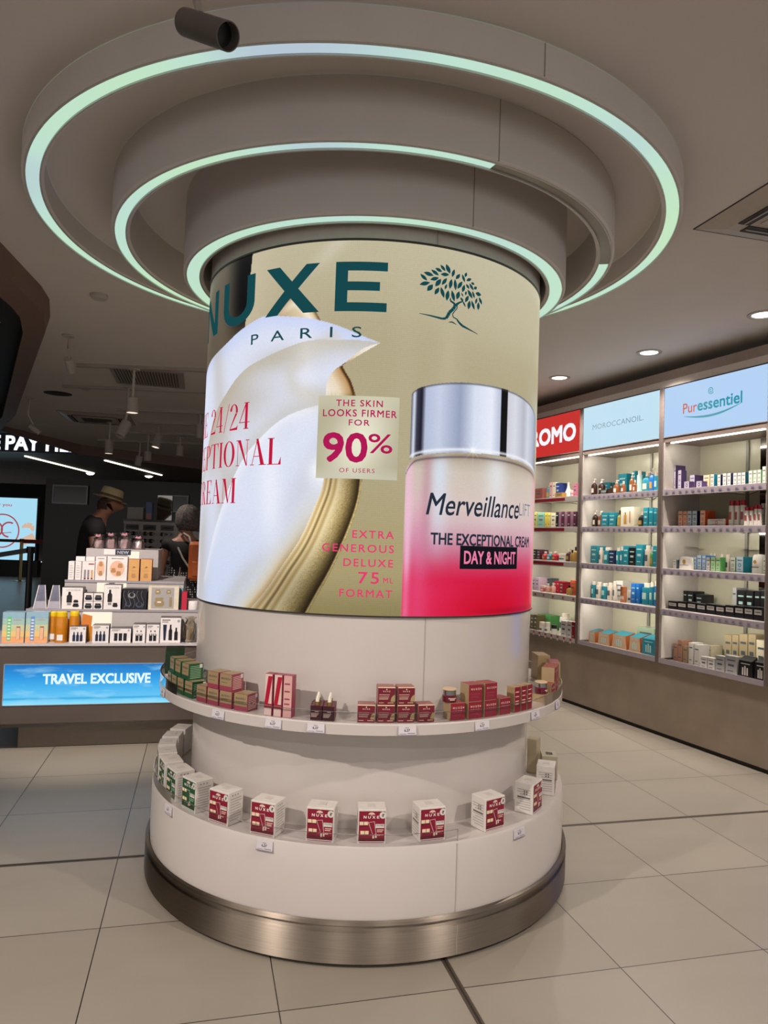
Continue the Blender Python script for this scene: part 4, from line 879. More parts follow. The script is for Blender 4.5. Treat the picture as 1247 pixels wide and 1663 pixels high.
    t = MB().lathe([(0, 0), (r*.94, 0), (r, h*.04), (r, h*.55), (r*.8, h*.66), (r*.36, h*.72), (r*.36, h*.78), (0, h*.78)], glass, 20, 0, cyv).lathe([(r*1.005, h*.15), (r*1.005, h*.42)], pm('ivory') if col in ('brown', 'amber', 'teal') else pm('gold'), 8, 0, cyv, a0=-35, a1=35).build(name)
    if kind == 'pump':
        m = MB().cyl(r*.42, h*.76, h*.84, pm('ivory'), 14, 0, cyv).cyl(r*.14, h*.84, h*.94, pm('ivory'), 8, 0, cyv).box(-r*.2, r*.9, cyv-r*.16, cyv+r*.16, h*.93, h, pm('ivory'), .001); m.build('pump', t)
    else: MB().cyl(r*.42, h*.76, h, pm('black') if col in ('gold', 'olive', 'brown') else pm('ivory'), 14, 0, cyv).build('cap', t)
    return t
NOUN = dict(box='carton', box2='carton', gift='gift box', window_box='window carton', acrylic='clear acrylic stand', pouch='refill pouch', jar='jar', capped='bottle', cone='tapered bottle', bottle='flacon', pump='pump bottle')
ONAME = dict(box='carton', box2='carton', gift='gift_box', window_box='window_carton', acrylic='acrylic_stand', pouch='refill_pouch', jar='jar', capped='capped_bottle', cone='tapered_bottle', bottle='flacon', pump='pump_bottle')
CATN = dict(box='box', box2='box', gift='box', window_box='box', acrylic='stand', pouch='pouch', jar='jar', capped='bottle', cone='bottle', bottle='bottle', pump='bottle')
CN = dict(rosebox='dusty red', steelblue='steel blue', palepink='pale pink', paleyellow='pale yellow', plum='plum', seafoam='pale sea green', deepteal='dark teal', redcap='white red-capped', darkcap='black-lidded', blacklabel='black white-labelled', palegrey='pale grey',
          brownbox='brown', rosetan='pinkish tan', whitebox='white', peach='peach, teal-topped', clear='empty', lavender='white', purple='purple', peachbox='white', skybox='pale blue', mintbox='pale green', copper='copper')
ORD = ['first', 'second', 'third', 'fourth', 'fifth', 'sixth', 'seventh', 'eighth', 'ninth', 'tenth', 'eleventh', 'twelfth']
ROWN = {.035: 'in front row', .1: '', .22: 'at back'}
ITEMS = [
    (0, 0, -2.113, 0.143, 0.118, 'box', 'rosebox', 0.100),
    (0, 0, -1.965, 0.086, 0.161, 'pump', 'steelblue', 0.100),
    (0, 0, -1.893, 0.051, 0.167, 'box', 'palepink', 0.100),
    (0, 0, -1.840, 0.049, 0.164, 'box', 'cream', 0.100),
    (0, 0, -1.780, 0.063, 0.155, 'box', 'blue', 0.100),
    (0, 0, -1.676, 0.116, 0.046, 'box', 'gold', 0.035),
    (0, 0, -1.658, 0.089, 0.158, 'cone', 'white', 0.100),
    (0, 0, -1.563, 0.062, 0.069, 'jar', 'pink', 0.100),
    (0, 0, -1.501, 0.055, 0.133, 'box', 'pink', 0.100),
    (0, 1, -2.162, 0.072, 0.163, 'box', 'paleyellow', 0.100),
    (0, 1, -2.055, 0.127, 0.155, 'box', 'mint', 0.100),
    (0, 1, -1.962, 0.048, 0.153, 'box', 'yellow', 0.100),
    (0, 1, -1.911, 0.048, 0.152, 'box', 'paleyellow', 0.100),
    (0, 1, -1.843, 0.077, 0.145, 'box', 'cream', 0.100),
    (0, 1, -1.779, 0.039, 0.154, 'box', 'black', 0.100),
    (0, 1, -1.731, 0.044, 0.157, 'box', 'mauve', 0.100),
    (0, 1, -1.682, 0.043, 0.156, 'box', 'plum', 0.100),
    (0, 1, -1.635, 0.043, 0.155, 'box', 'mauve', 0.100),
    (0, 1, -1.587, 0.042, 0.154, 'box', 'plum', 0.100),
    (0, 1, -1.541, 0.042, 0.153, 'box', 'mauve', 0.100),
    (0, 1, -1.495, 0.041, 0.152, 'box', 'plum', 0.100),
    (0, 2, -2.157, 0.069, 0.105, 'box', 'black', 0.100),
    (0, 2, -2.084, 0.064, 0.102, 'box', 'plum', 0.100),
    (0, 2, -2.008, 0.078, 0.088, 'bottle', 'red', 0.100),
    (0, 2, -1.923, 0.075, 0.087, 'bottle', 'teal', 0.100),
    (0, 2, -1.841, 0.078, 0.093, 'bottle', 'red', 0.100),
    (0, 2, -1.715, 0.126, 0.073, 'jar', 'white', 0.100),
    (0, 2, -1.609, 0.072, 0.123, 'bottle', 'plum', 0.100),
    (0, 2, -1.546, 0.046, 0.115, 'bottle', 'gold', 0.100),
    (0, 2, -1.495, 0.046, 0.145, 'bottle', 'gold', 0.100),
    (0, 3, -2.158, 0.061, 0.131, 'box', 'lilac', 0.100),
    (0, 3, -2.094, 0.060, 0.133, 'box', 'lilac', 0.100),
    (0, 3, -2.185, 0.093, 0.122, 'box', 'slate', 0.220),
    (0, 3, -2.092, 0.087, 0.126, 'box', 'slate', 0.220),
    (0, 3, -1.936, 0.076, 0.063, 'jar', 'rose', 0.035),
    (0, 3, -1.847, 0.077, 0.089, 'bottle', 'blush', 0.035),
    (0, 3, -1.762, 0.079, 0.100, 'bottle', 'blush', 0.035),
    (0, 3, -1.783, 0.044, 0.116, 'box', 'red', 0.100),
    (0, 3, -1.738, 0.039, 0.119, 'box', 'red', 0.100),
    (0, 3, -1.681, 0.061, 0.116, 'box', 'crimson', 0.100),
    (0, 3, -1.501, 0.086, 0.094, 'bottle', 'gold', 0.035),
    (0, 3, -1.501, 0.076, 0.142, 'box', 'orange', 0.100),
    (0, 4, -2.171, 0.058, 0.147, 'box', 'bronze', 0.100),
    (0, 4, -2.108, 0.053, 0.154, 'box', 'bronze', 0.100),
    (0, 4, -2.125, 0.237, 0.151, 'box', 'green', 0.220),
    (0, 4, -1.935, 0.065, 0.103, 'jar', 'white', 0.035),
    (0, 4, -1.842, 0.107, 0.109, 'jar', 'white', 0.035),
    (0, 4, -1.730, 0.099, 0.097, 'jar', 'darkcap', 0.035),
    (0, 4, -1.840, 0.154, 0.197, 'capped', 'white', 0.220),
    (0, 4, -1.543, 0.087, 0.158, 'box', 'whitebox', 0.035),
    (0, 4, -1.454, 0.067, 0.164, 'box', 'whitebox', 0.035),
    (0, 4, -1.395, 0.045, 0.164, 'box', 'crimson', 0.035),
    (1, 0, -1.300, 0.073, 0.140, 'box', 'teal', 0.100),
    (1, 0, -1.166, 0.072, 0.152, 'pump', 'brown', 0.035),
    (1, 0, -1.146, 0.067, 0.153, 'pump', 'brown', 0.100),
    (1, 0, -1.205, 0.089, 0.132, 'box', 'teal', 0.220),
    (1, 0, -1.003, 0.132, 0.045, 'box', 'brown', 0.035),
    (1, 0, -0.994, 0.031, 0.107, 'bottle', 'brown', 0.100),
    (1, 0, -0.940, 0.063, 0.129, 'pump', 'amber', 0.100),
    (1, 0, -0.972, 0.115, 0.197, 'box', 'teal', 0.220),
    (1, 0, -0.766, 0.044, 0.105, 'bottle', 'amber', 0.035),
    (1, 0, -0.734, 0.047, 0.182, 'pump', 'amber', 0.100),
    (1, 0, -0.620, 0.036, 0.107, 'bottle', 'amber', 0.035),
    (1, 0, -0.823, 0.035, 0.211, 'box', 'teal', 0.220),
    (1, 0, -0.642, 0.048, 0.193, 'capped', 'seafoam', 0.100),
    (1, 0, -0.567, 0.085, 0.181, 'pump', 'teal', 0.100),
    (1, 0, -0.492, 0.052, 0.202, 'pump', 'azure', 0.100),
    (1, 0, -0.437, 0.050, 0.164, 'capped', 'teal', 0.100),
    (1, 1, -1.323, 0.104, 0.143, 'box', 'teal', 0.100),
    (1, 1, -1.229, 0.074, 0.155, 'pump', 'brown', 0.100),
    (1, 1, -1.142, 0.056, 0.148, 'pump', 'amber', 0.100),
    (1, 1, -1.059, 0.098, 0.132, 'box', 'teal', 0.100),
    (1, 1, -0.960, 0.090, 0.130, 'box', 'teal', 0.100),
    (1, 1, -0.881, 0.052, 0.147, 'bottle', 'olive', 0.100),
    (1, 1, -0.762, 0.169, 0.173, 'window_box', 'cream', 0.100),
    (1, 1, -0.611, 0.066, 0.130, 'pump', 'black', 0.100),
    (1, 1, -0.537, 0.056, 0.162, 'box', 'teal', 0.100),
    (1, 1, -0.475, 0.051, 0.160, 'box', 'teal', 0.100),
    (1, 1, -0.424, 0.041, 0.151, 'box', 'teal', 0.100),
    (1, 2, -1.325, 0.087, 0.111, 'box', 'deepteal', 0.100),
    (1, 2, -1.214, 0.123, 0.160, 'box', 'teal', 0.100),
    (1, 2, -1.121, 0.047, 0.149, 'capped', 'ivory', 0.100),
    (1, 2, -1.047, 0.089, 0.150, 'capped', 'teal', 0.100),
    (1, 2, -0.954, 0.079, 0.125, 'box', 'navy', 0.100),
    (1, 2, -0.886, 0.044, 0.151, 'capped', 'teal', 0.100),
    (1, 2, -0.836, 0.044, 0.159, 'capped', 'teal', 0.100),
    (1, 2, -0.772, 0.067, 0.169, 'box', 'teal', 0.100),
    (1, 2, -0.693, 0.076, 0.155, 'box', 'black', 0.100),
    (1, 2, -0.606, 0.084, 0.185, 'box', 'teal', 0.100),
    (1, 2, -0.527, 0.063, 0.178, 'capped', 'ivory', 0.100),
    (1, 2, -0.470, 0.041, 0.167, 'bottle', 'green', 0.100),
    (1, 2, -0.422, 0.047, 0.176, 'box', 'teal', 0.100),
    (1, 3, -1.307, 0.078, 0.136, 'capped', 'ivory', 0.100),
    (1, 3, -1.221, 0.065, 0.151, 'capped', 'teal', 0.100),
    (1, 3, -1.146, 0.068, 0.151, 'capped', 'ivory', 0.100),
    (1, 3, -1.070, 0.076, 0.144, 'capped', 'teal', 0.100),
    (1, 3, -0.990, 0.069, 0.153, 'capped', 'ivory', 0.100),
    (1, 3, -0.922, 0.042, 0.170, 'capped', 'ivory', 0.100),
    (1, 3, -0.985, 0.097, 0.172, 'box', 'whitebox', 0.220),
    (1, 3, -0.744, 0.129, 0.139, 'jar', 'copper', 0.035),
    (1, 3, -0.724, 0.043, 0.102, 'jar', 'white', 0.100),
    (1, 3, -0.668, 0.058, 0.170, 'box', 'azure', 0.100),
    (1, 3, -0.615, 0.033, 0.172, 'box', 'azure', 0.100),
    (1, 3, -0.546, 0.095, 0.180, 'capped', 'teal', 0.100),
    (1, 3, -0.467, 0.050, 0.192, 'capped', 'teal', 0.100),
    (1, 3, -0.415, 0.045, 0.204, 'capped', 'azure', 0.100),
    (1, 4, -1.236, 0.159, 0.121, 'gift', 'peach', 0.100),
    (1, 4, -1.036, 0.163, 0.129, 'gift', 'peach', 0.100),
    (1, 4, -0.832, 0.193, 0.143, 'gift', 'peach', 0.100),
    (1, 4, -0.638, 0.143, 0.151, 'gift', 'peach', 0.100),
    (1, 4, -0.473, 0.165, 0.162, 'gift', 'teal', 0.100),
    (1, 4, -0.639, 0.218, 0.202, 'box', 'sage', 0.220),
    (2, 0, -0.293, 0.053, 0.208, 'box2', 'lavender:purple', 0.100),
    (2, 0, -0.235, 0.052, 0.204, 'box2', 'lavender:purple', 0.100),
    (2, 0, -0.101, 0.036, 0.149, 'box2', 'lavender:purple', 0.035),
    (2, 0, -0.028, 0.052, 0.055, 'box2', 'lavender:purple', 0.035),
    (2, 0, -0.035, 0.050, 0.110, 'box2', 'lavender:purple', 0.100),
    (2, 0, 0.095, 0.055, 0.050, 'box2', 'lavender:purple', 0.035),
    (2, 0, 0.104, 0.062, 0.100, 'box2', 'cream:yellow', 0.100),
    (2, 0, 0.159, 0.036, 0.103, 'box2', 'whitebox:teal', 0.100),
    (2, 0, 0.223, 0.031, 0.095, 'box2', 'whitebox:navy', 0.100),
    (2, 0, 0.274, 0.035, 0.102, 'box2', 'whitebox:navy', 0.100),
    (2, 0, 0.313, 0.035, 0.100, 'box2', 'whitebox:navy', 0.100),
    (2, 0, 0.368, 0.034, 0.097, 'box2', 'whitebox:deepteal', 0.100),
    (2, 0, 0.405, 0.034, 0.096, 'box2', 'whitebox:deepteal', 0.100),
    (2, 0, 0.441, 0.033, 0.096, 'box2', 'whitebox:deepteal', 0.100),
    (2, 0, 0.501, 0.033, 0.104, 'box2', 'whitebox:green', 0.100),
    (2, 0, 0.537, 0.032, 0.104, 'box2', 'whitebox:green', 0.100),
    (2, 0, 0.572, 0.032, 0.105, 'box2', 'whitebox:green', 0.100),
    (2, 0, 0.612, 0.030, 0.125, 'box2', 'whitebox:green', 0.100),
    (2, 1, -0.151, 0.046, 0.123, 'box2', 'peachbox:orange', 0.100),
    (2, 1, -0.103, 0.042, 0.121, 'box2', 'peachbox:orange', 0.100),
    (2, 1, -0.056, 0.045, 0.122, 'box2', 'skybox:navy', 0.100),
    (2, 1, -0.005, 0.049, 0.121, 'box2', 'skybox:navy', 0.100),
    (2, 1, 0.073, 0.049, 0.123, 'box2', 'peachbox:orange', 0.100),
    (2, 1, 0.205, 0.174, 0.055, 'box2', 'whitebox:orange', 0.100),
    (2, 1, 0.326, 0.047, 0.190, 'capped', 'redcap', 0.100),
    (2, 1, 0.377, 0.044, 0.188, 'capped', 'redcap', 0.100),
    (2, 1, 0.428, 0.045, 0.190, 'capped', 'redcap', 0.100),
    (2, 1, 0.516, 0.042, 0.134, 'capped', 'redcap', 0.035),
    (2, 1, 0.558, 0.032, 0.133, 'capped', 'redcap', 0.035),
    (2, 1, 0.594, 0.032, 0.146, 'capped', 'redcap', 0.035),
    (2, 1, 0.627, 0.028, 0.144, 'capped', 'redcap', 0.035),
    (2, 1, 0.606, 0.028, 0.159, 'box2', 'whitebox:green', 0.100),
    (2, 1, 0.632, 0.017, 0.158, 'box2', 'whitebox:green', 0.100),
    (2, 2, -0.295, 0.049, 0.184, 'box2', 'whitebox:slate', 0.100),
    (2, 2, -0.243, 0.039, 0.132, 'box2', 'whitebox:slate', 0.100),
    (2, 2, -0.136, 0.031, 0.070, 'box2', 'whitebox:slate', 0.035),
    (2, 2, -0.231, 0.148, 0.181, 'acrylic', 'clear', 0.220),
    (2, 2, -0.042, 0.150, 0.097, 'pouch', 'white', 0.035),
    (2, 2, -0.000, 0.044, 0.096, 'box2', 'skybox:azure', 0.100),
    (2, 2, 0.048, 0.044, 0.113, 'box2', 'skybox:azure', 0.100),
    (2, 2, 0.092, 0.034, 0.111, 'box2', 'skybox:azure', 0.100),
    (2, 2, 0.194, 0.037, 0.101, 'box2', 'whitebox:navy', 0.035),
    (2, 2, 0.239, 0.044, 0.103, 'box2', 'mintbox:green', 0.035),
    (2, 2, 0.285, 0.040, 0.104, 'box2', 'mintbox:green', 0.035),
    (2, 2, 0.040, 0.029, 0.130, 'capped', 'ivory', 0.220),
    (2, 2, 0.074, 0.029, 0.131, 'capped', 'ivory', 0.220),
    (2, 2, 0.141, 0.036, 0.128, 'capped', 'ivory', 0.220),
    (2, 2, 0.296, 0.050, 0.125, 'capped', 'ivory', 0.100),
    (2, 2, 0.359, 0.046, 0.108, 'box2', 'whitebox:green', 0.100),
    (2, 2, 0.419, 0.062, 0.114, 'box2', 'skybox:teal', 0.100),
    (2, 2, 0.280, 0.170, 0.183, 'acrylic', 'clear', 0.220),
    (2, 2, 0.545, 0.111, 0.136, 'pouch', 'white', 0.100),
    (2, 2, 0.629, 0.032, 0.118, 'box2', 'whitebox:green', 0.100),
    (2, 3, -0.288, 0.030, 0.165, 'box', 'whitebox', 0.100),
    (2, 3, -0.357, 0.066, 0.156, 'box', 'black', 0.220),
    (2, 3, -0.287, 0.065, 0.157, 'box', 'black', 0.220),
    (2, 3, -0.219, 0.063, 0.142, 'box', 'black', 0.220),
    (2, 3, -0.152, 0.062, 0.143, 'box', 'black', 0.220),
    (2, 3, -0.062, 0.070, 0.123, 'box', 'black', 0.220),
    (2, 3, -0.151, 0.094, 0.063, 'box', 'blacklabel', 0.035),
    (2, 3, -0.053, 0.091, 0.068, 'box', 'blacklabel', 0.035),
    (2, 3, 0.042, 0.088, 0.073, 'box', 'blacklabel', 0.035),
    (2, 3, 0.134, 0.086, 0.070, 'box', 'blacklabel', 0.035),
    (2, 3, 0.223, 0.083, 0.077, 'box', 'blacklabel', 0.035),
    (2, 3, 0.310, 0.081, 0.076, 'box', 'blacklabel', 0.035),
    (2, 3, 0.394, 0.078, 0.084, 'box', 'blacklabel', 0.035),
    (2, 3, 0.476, 0.076, 0.088, 'box', 'blacklabel', 0.035),
    (2, 3, 0.555, 0.074, 0.091, 'box', 'blacklabel', 0.035),
    (2, 3, 0.632, 0.072, 0.093, 'box', 'blacklabel', 0.035),
    (2, 3, 0.271, 0.037, 0.203, 'box', 'palegrey', 0.220),
    (2, 3, 0.329, 0.072, 0.188, 'box', 'black', 0.220),
    (2, 3, 0.403, 0.068, 0.190, 'box', 'black', 0.220),
    (2, 3, 0.469, 0.047, 0.193, 'box', 'black', 0.220),
    (2, 3, 0.519, 0.048, 0.197, 'box', 'black', 0.220),
    (2, 4, -0.388, 0.039, 0.151, 'box', 'tan', 0.220),
    (2, 4, -0.346, 0.038, 0.157, 'box', 'tan', 0.220),
    (2, 4, -0.302, 0.041, 0.179, 'box', 'brownbox', 0.220),
    (2, 4, -0.179, 0.042, 0.138, 'box', 'rosetan', 0.100),
    (2, 4, -0.131, 0.047, 0.169, 'box', 'rosetan', 0.100),
    (2, 4, -0.077, 0.049, 0.130, 'box', 'tan', 0.100),
    (2, 4, -0.020, 0.048, 0.165, 'box', 'whitebox', 0.100),
    (2, 4, 0.038, 0.051, 0.158, 'box', 'whitebox', 0.100),
    (2, 4, -0.018, 0.057, 0.139, 'box', 'cream', 0.220),
    (2, 4, 0.038, 0.051, 0.148, 'box', 'cream', 0.220),
    (2, 4, 0.167, 0.063, 0.089, 'box', 'whitebox', 0.035),
    (2, 4, 0.236, 0.064, 0.091, 'box', 'whitebox', 0.035),
    (2, 4, 0.315, 0.084, 0.118, 'box', 'palegrey', 0.035),
    (2, 4, 0.414, 0.103, 0.134, 'box', 'palegrey', 0.035),
    (2, 4, 0.220, 0.062, 0.255, 'box', 'sand', 0.220),
    (2, 4, 0.284, 0.059, 0.263, 'box', 'sand', 0.220),
    (2, 4, 0.356, 0.073, 0.279, 'box', 'sand', 0.220),
    (2, 4, 0.429, 0.066, 0.287, 'box', 'sand', 0.220),
    (2, 4, 0.507, 0.082, 0.255, 'box', 'cream', 0.220),
    (2, 4, 0.535, 0.127, 0.149, 'gift', 'black', 0.035),
    (2, 4, 0.656, 0.096, 0.157, 'gift', 'black', 0.035),
]

def place_items():
    rows = {}
    for it in ITEMS: rows.setdefault((it[0], it[1], it[7]), []).append(list(it))
    T = Matrix.Translation(W0) @ Matrix.Rotation(WA, 4, 'Z')
    allp = []
    for (b, sh, off), L in rows.items():
        L.sort(key=lambda i: i[2]); 
        ed = [[i[2]-i[3]/2, i[2]+i[3]/2] for i in L]
        for a, c in zip(ed, ed[1:]):
            if a[1] > c[0]-.002: mid = (a[1]+c[0])/2; a[1] = mid-.001; c[0] = mid+.001
        x0, x1 = UX[b]
        for i, e in zip(L, ed):
            e[0] = max(e[0], x0+.015); e[1] = min(e[1], x1-.015); 
            if e[1]-e[0] < .012: continue
            allp.append((b, sh, off, (e[0]+e[1])/2, e[1]-e[0], i[4], i[5], i[6]))
    cnt = {}
    for p in allp: k = (p[0], p[1], p[2], NOUN[p[6]], p[7]); cnt.setdefault(k, []).append(p[3])
    for b, sh, off, x, wd, h, kind, col in allp:
        d = {.035: .055, .1: .105, .22: .12}[off]
        if kind in ('jar', 'capped', 'bottle', 'pump', 'cone'): d = min(d, wd)
        lim = (SZ[sh-1]-.055-SZ[sh]) if sh else .33
        h = min(h, lim-.01)
        k = (b, sh, off, NOUN[kind], col); xs = sorted(cnt[k]); n = len(xs)
        c = col.split(':'); cn = CN.get(c[0], c[0])+(' ' if len(c) == 1 else ' and %s ' % CN.get(c[1], c[1])); rn = ROWN[off]
        o_ = '' if n == 1 else (', %s from left' % ORD[xs.index(x)] if xs.index(x) < n-1 else ', last of %d' % n if n > 2 else ', right one of two')
        cn = cn.replace('black white-labelled', 'black labelled').replace('peach, teal-topped', 'teal-topped')
        lab = ('%s%s%s, %s shelf %s%s' % (cn, NOUN[kind], (' '+rn if rn else ''), SHN[sh], BAY[b], o_)).replace('  ', ' ')
        o = put_item(ONAME[kind], kind, col, wd*.97, h, d)
        if len(lab.replace('-', ' ').replace(',', ' ').split()) > 15: lab = lab.replace(' shelf under', ' under').replace(' from left', '')
        tag(o, label=lab, cat=CATN[kind])
        if n > 1: o['group'] = '%s%ss on the %s shelf %s' % (cn, NOUN[kind], SHN[sh], BAY[b])
        o.matrix_world = T @ Matrix.Translation((x, off, SZ[sh]+.0003))
place_items()

# ------------------------------------------------------------------ promotion gondola at the left
GA = R(13.01); G0 = (-1.788, 5.05, 0)
gm = mat('gondola_bronze', '6b605a', .13, .6, noise=.08, nscale=3, coat=.3); gw = mat('gondola_grey', 'a7a1a2', .4, noise=.02); glw = mat('glow_cream', 'f7ead2', emit=1.1)
gon = empty('promotion_table', G0, GA, label='bronze promotion table with a blue lit screen and stepped grey tiers, left of the pillar', cat='display stand')
MB().box(-.53, .95, 0, .95, 0, .15, mat('plinth_tan', '6e6257', .35, .3), .004).build('plinth', gon)
MB().box(-.78, 1.15, -.15, 1.1, .195, .705, gm, .003).box(-.70, 1.05, -.05, 1.0, .15, .195, gm).build('body', gon)
MB().box(-.79, 1.16, -.165, 1.11, .705, .719, mat('ledge_grey', 'b3adb0', .35)).build('worktop', gon)
m = MB().box(-.52, .85, .0, 1.0, .719, .93, gw, .002); m.rect(-.16, .03, .735, .915, -.0015, glw); m.box(-.52, .85, -.006, .0, .918, .934, mat('tier_lip', '8f8a92', .4)); m.build('tier', gon)
m = MB().box(-.315, .50, .17, .95, .93, 1.12, gw, .002); m.rect(-.10, -.02, .945, 1.11, .1685, glw); m.rect(.02, .10, 1.06, 1.11, .1685, glw); m.box(-.315, .50, .164, .17, 1.106, 1.124, mat('tier_lip', '8f8a92')); m.build('tier', gon)
m = MB().box(-.215, .30, .39, .90, 1.12, 1.345, gw, .002); m.rect(.08, .16, 1.13, 1.33, .3885, glw); m.build('tier', gon)
def screen_mat():
    m = bpy.data.materials.new('sea_screen'); m.use_nodes = True; nt = m.node_tree; b = nt.nodes['Principled BSDF']
    tc = nt.nodes.new('ShaderNodeTexCoord'); sp = nt.nodes.new('ShaderNodeSeparateXYZ'); nt.links.new(tc.outputs['Object'], sp.inputs[0])
    mr = nt.nodes.new('ShaderNodeMapRange'); mr.inputs[1].default_value = .319; mr.inputs[2].default_value = .583; nt.links.new(sp.outputs[2], mr.inputs[0])
    r = nt.nodes.new('ShaderNodeValToRGB'); el = r.color_ramp.elements; el[0].color = (*lin('8fe0ff'), 1); el[1].color = (*lin('1272c0'), 1)
    for p, c in ((.10, '6fd0f8'), (.15, '2fa3dd'), (.19, '62c4f4'), (.45, '3fb0ee'), (.7, '2396e0')): q = el.new(p); q.color = (*lin(c), 1)
    nt.links.new(mr.outputs[0], r.inputs[0])
    n = nt.nodes.new('ShaderNodeTexNoise'); n.inputs['Scale'].default_value = 5; n.inputs['Detail'].default_value = 4; mp = nt.nodes.new('ShaderNodeMapping'); mp.inputs['Scale'].default_value = (.8, 1, 3.5)
    nt.links.new(tc.outputs['Object'], mp.inputs[0]); nt.links.new(mp.outputs[0], n.inputs['Vector'])
    cr = nt.nodes.new('ShaderNodeValToRGB'); cr.color_ramp.elements[0].position = .52; cr.color_ramp.elements[0].color = (0, 0, 0, 1); cr.color_ramp.elements[1].position = .78; cr.color_ramp.elements[1].color = (.7, .7, .7, 1); nt.links.new(n.outputs['Fac'], cr.inputs[0])
    mx = nt.nodes.new('ShaderNodeMix'); mx.data_type = 'RGBA'; nt.links.new(cr.outputs[0], mx.inputs[0]); nt.links.new(r.outputs[0], mx.inputs[6]); mx.inputs[7].default_value = (*lin('a8e4fa'), 1)
    nt.links.new(mx.outputs[2], b.inputs['Emission Color']); b.inputs['Emission Strength'].default_value = 1; b.inputs['Base Color'].default_value = (0, 0, 0, 1); b.inputs['Roughness'].default_value = .2; return m
sc = MB().box(-.597, .547, -.156, -.149, .319, .583, screen_mat()).build('screen', gon)
m = MB(); flat_text(m, 'TRAVEL EXCLUSIVE', -.362, .312, .456, .518, -.1575, mat('lit_letter', 'e2f8ff', emit=1), bold=.03); m.build('lettering', sc)
k = mat('screen_edge', 'a9b4bc', .3, .6); MB().box(-.602, .552, -.157, -.149, .583, .587, k).box(-.602, .552, -.157, -.149, .315, .319, k).box(-.602, -.597, -.157, -.149, .315, .587, k).box(.547, .552, -.157, -.149, .315, .587, k).build('frame', sc)
gwht = mat('g_white', 'd6d0d0', .4); gnavy = mat('g_navy', '18203c', .3); gdark = mat('g_dark', '19181c', .25); ggold = mat('g_gold', 'c4935a', .4); gtop = mat('g_darktop', '4a4244', .4)
TG = Matrix.Translation(G0) @ Matrix.Rotation(GA, 4, 'Z')
def gput(o, u, y, z): o.matrix_world = TG @ Matrix.Translation((u, y, z+.0003)); return o
def bottle_icon(m, x, z, w, h, c, y=-.0016): m.poly([(x-w/2, z), (x+w/2, z), (x+w/2, z+h*.62), (x+w*.25, z+h*.74), (x+w*.22, z+h), (x-w*.22, z+h), (x-w*.25, z+h*.74), (x-w/2, z+h*.62)], y, c)
def jar_icon(m, x, z, w, h, c, y=-.0016): m.poly([(x-w*.35, z), (x+w*.35, z), (x+w/2, z+h*.2), (x+w/2, z+h*.55), (x+w*.4, z+h*.62), (x+w*.4, z+h), (x-w*.4, z+h), (x-w*.4, z+h*.62), (x-w/2, z+h*.55), (x-w/2, z+h*.2)], y, c)
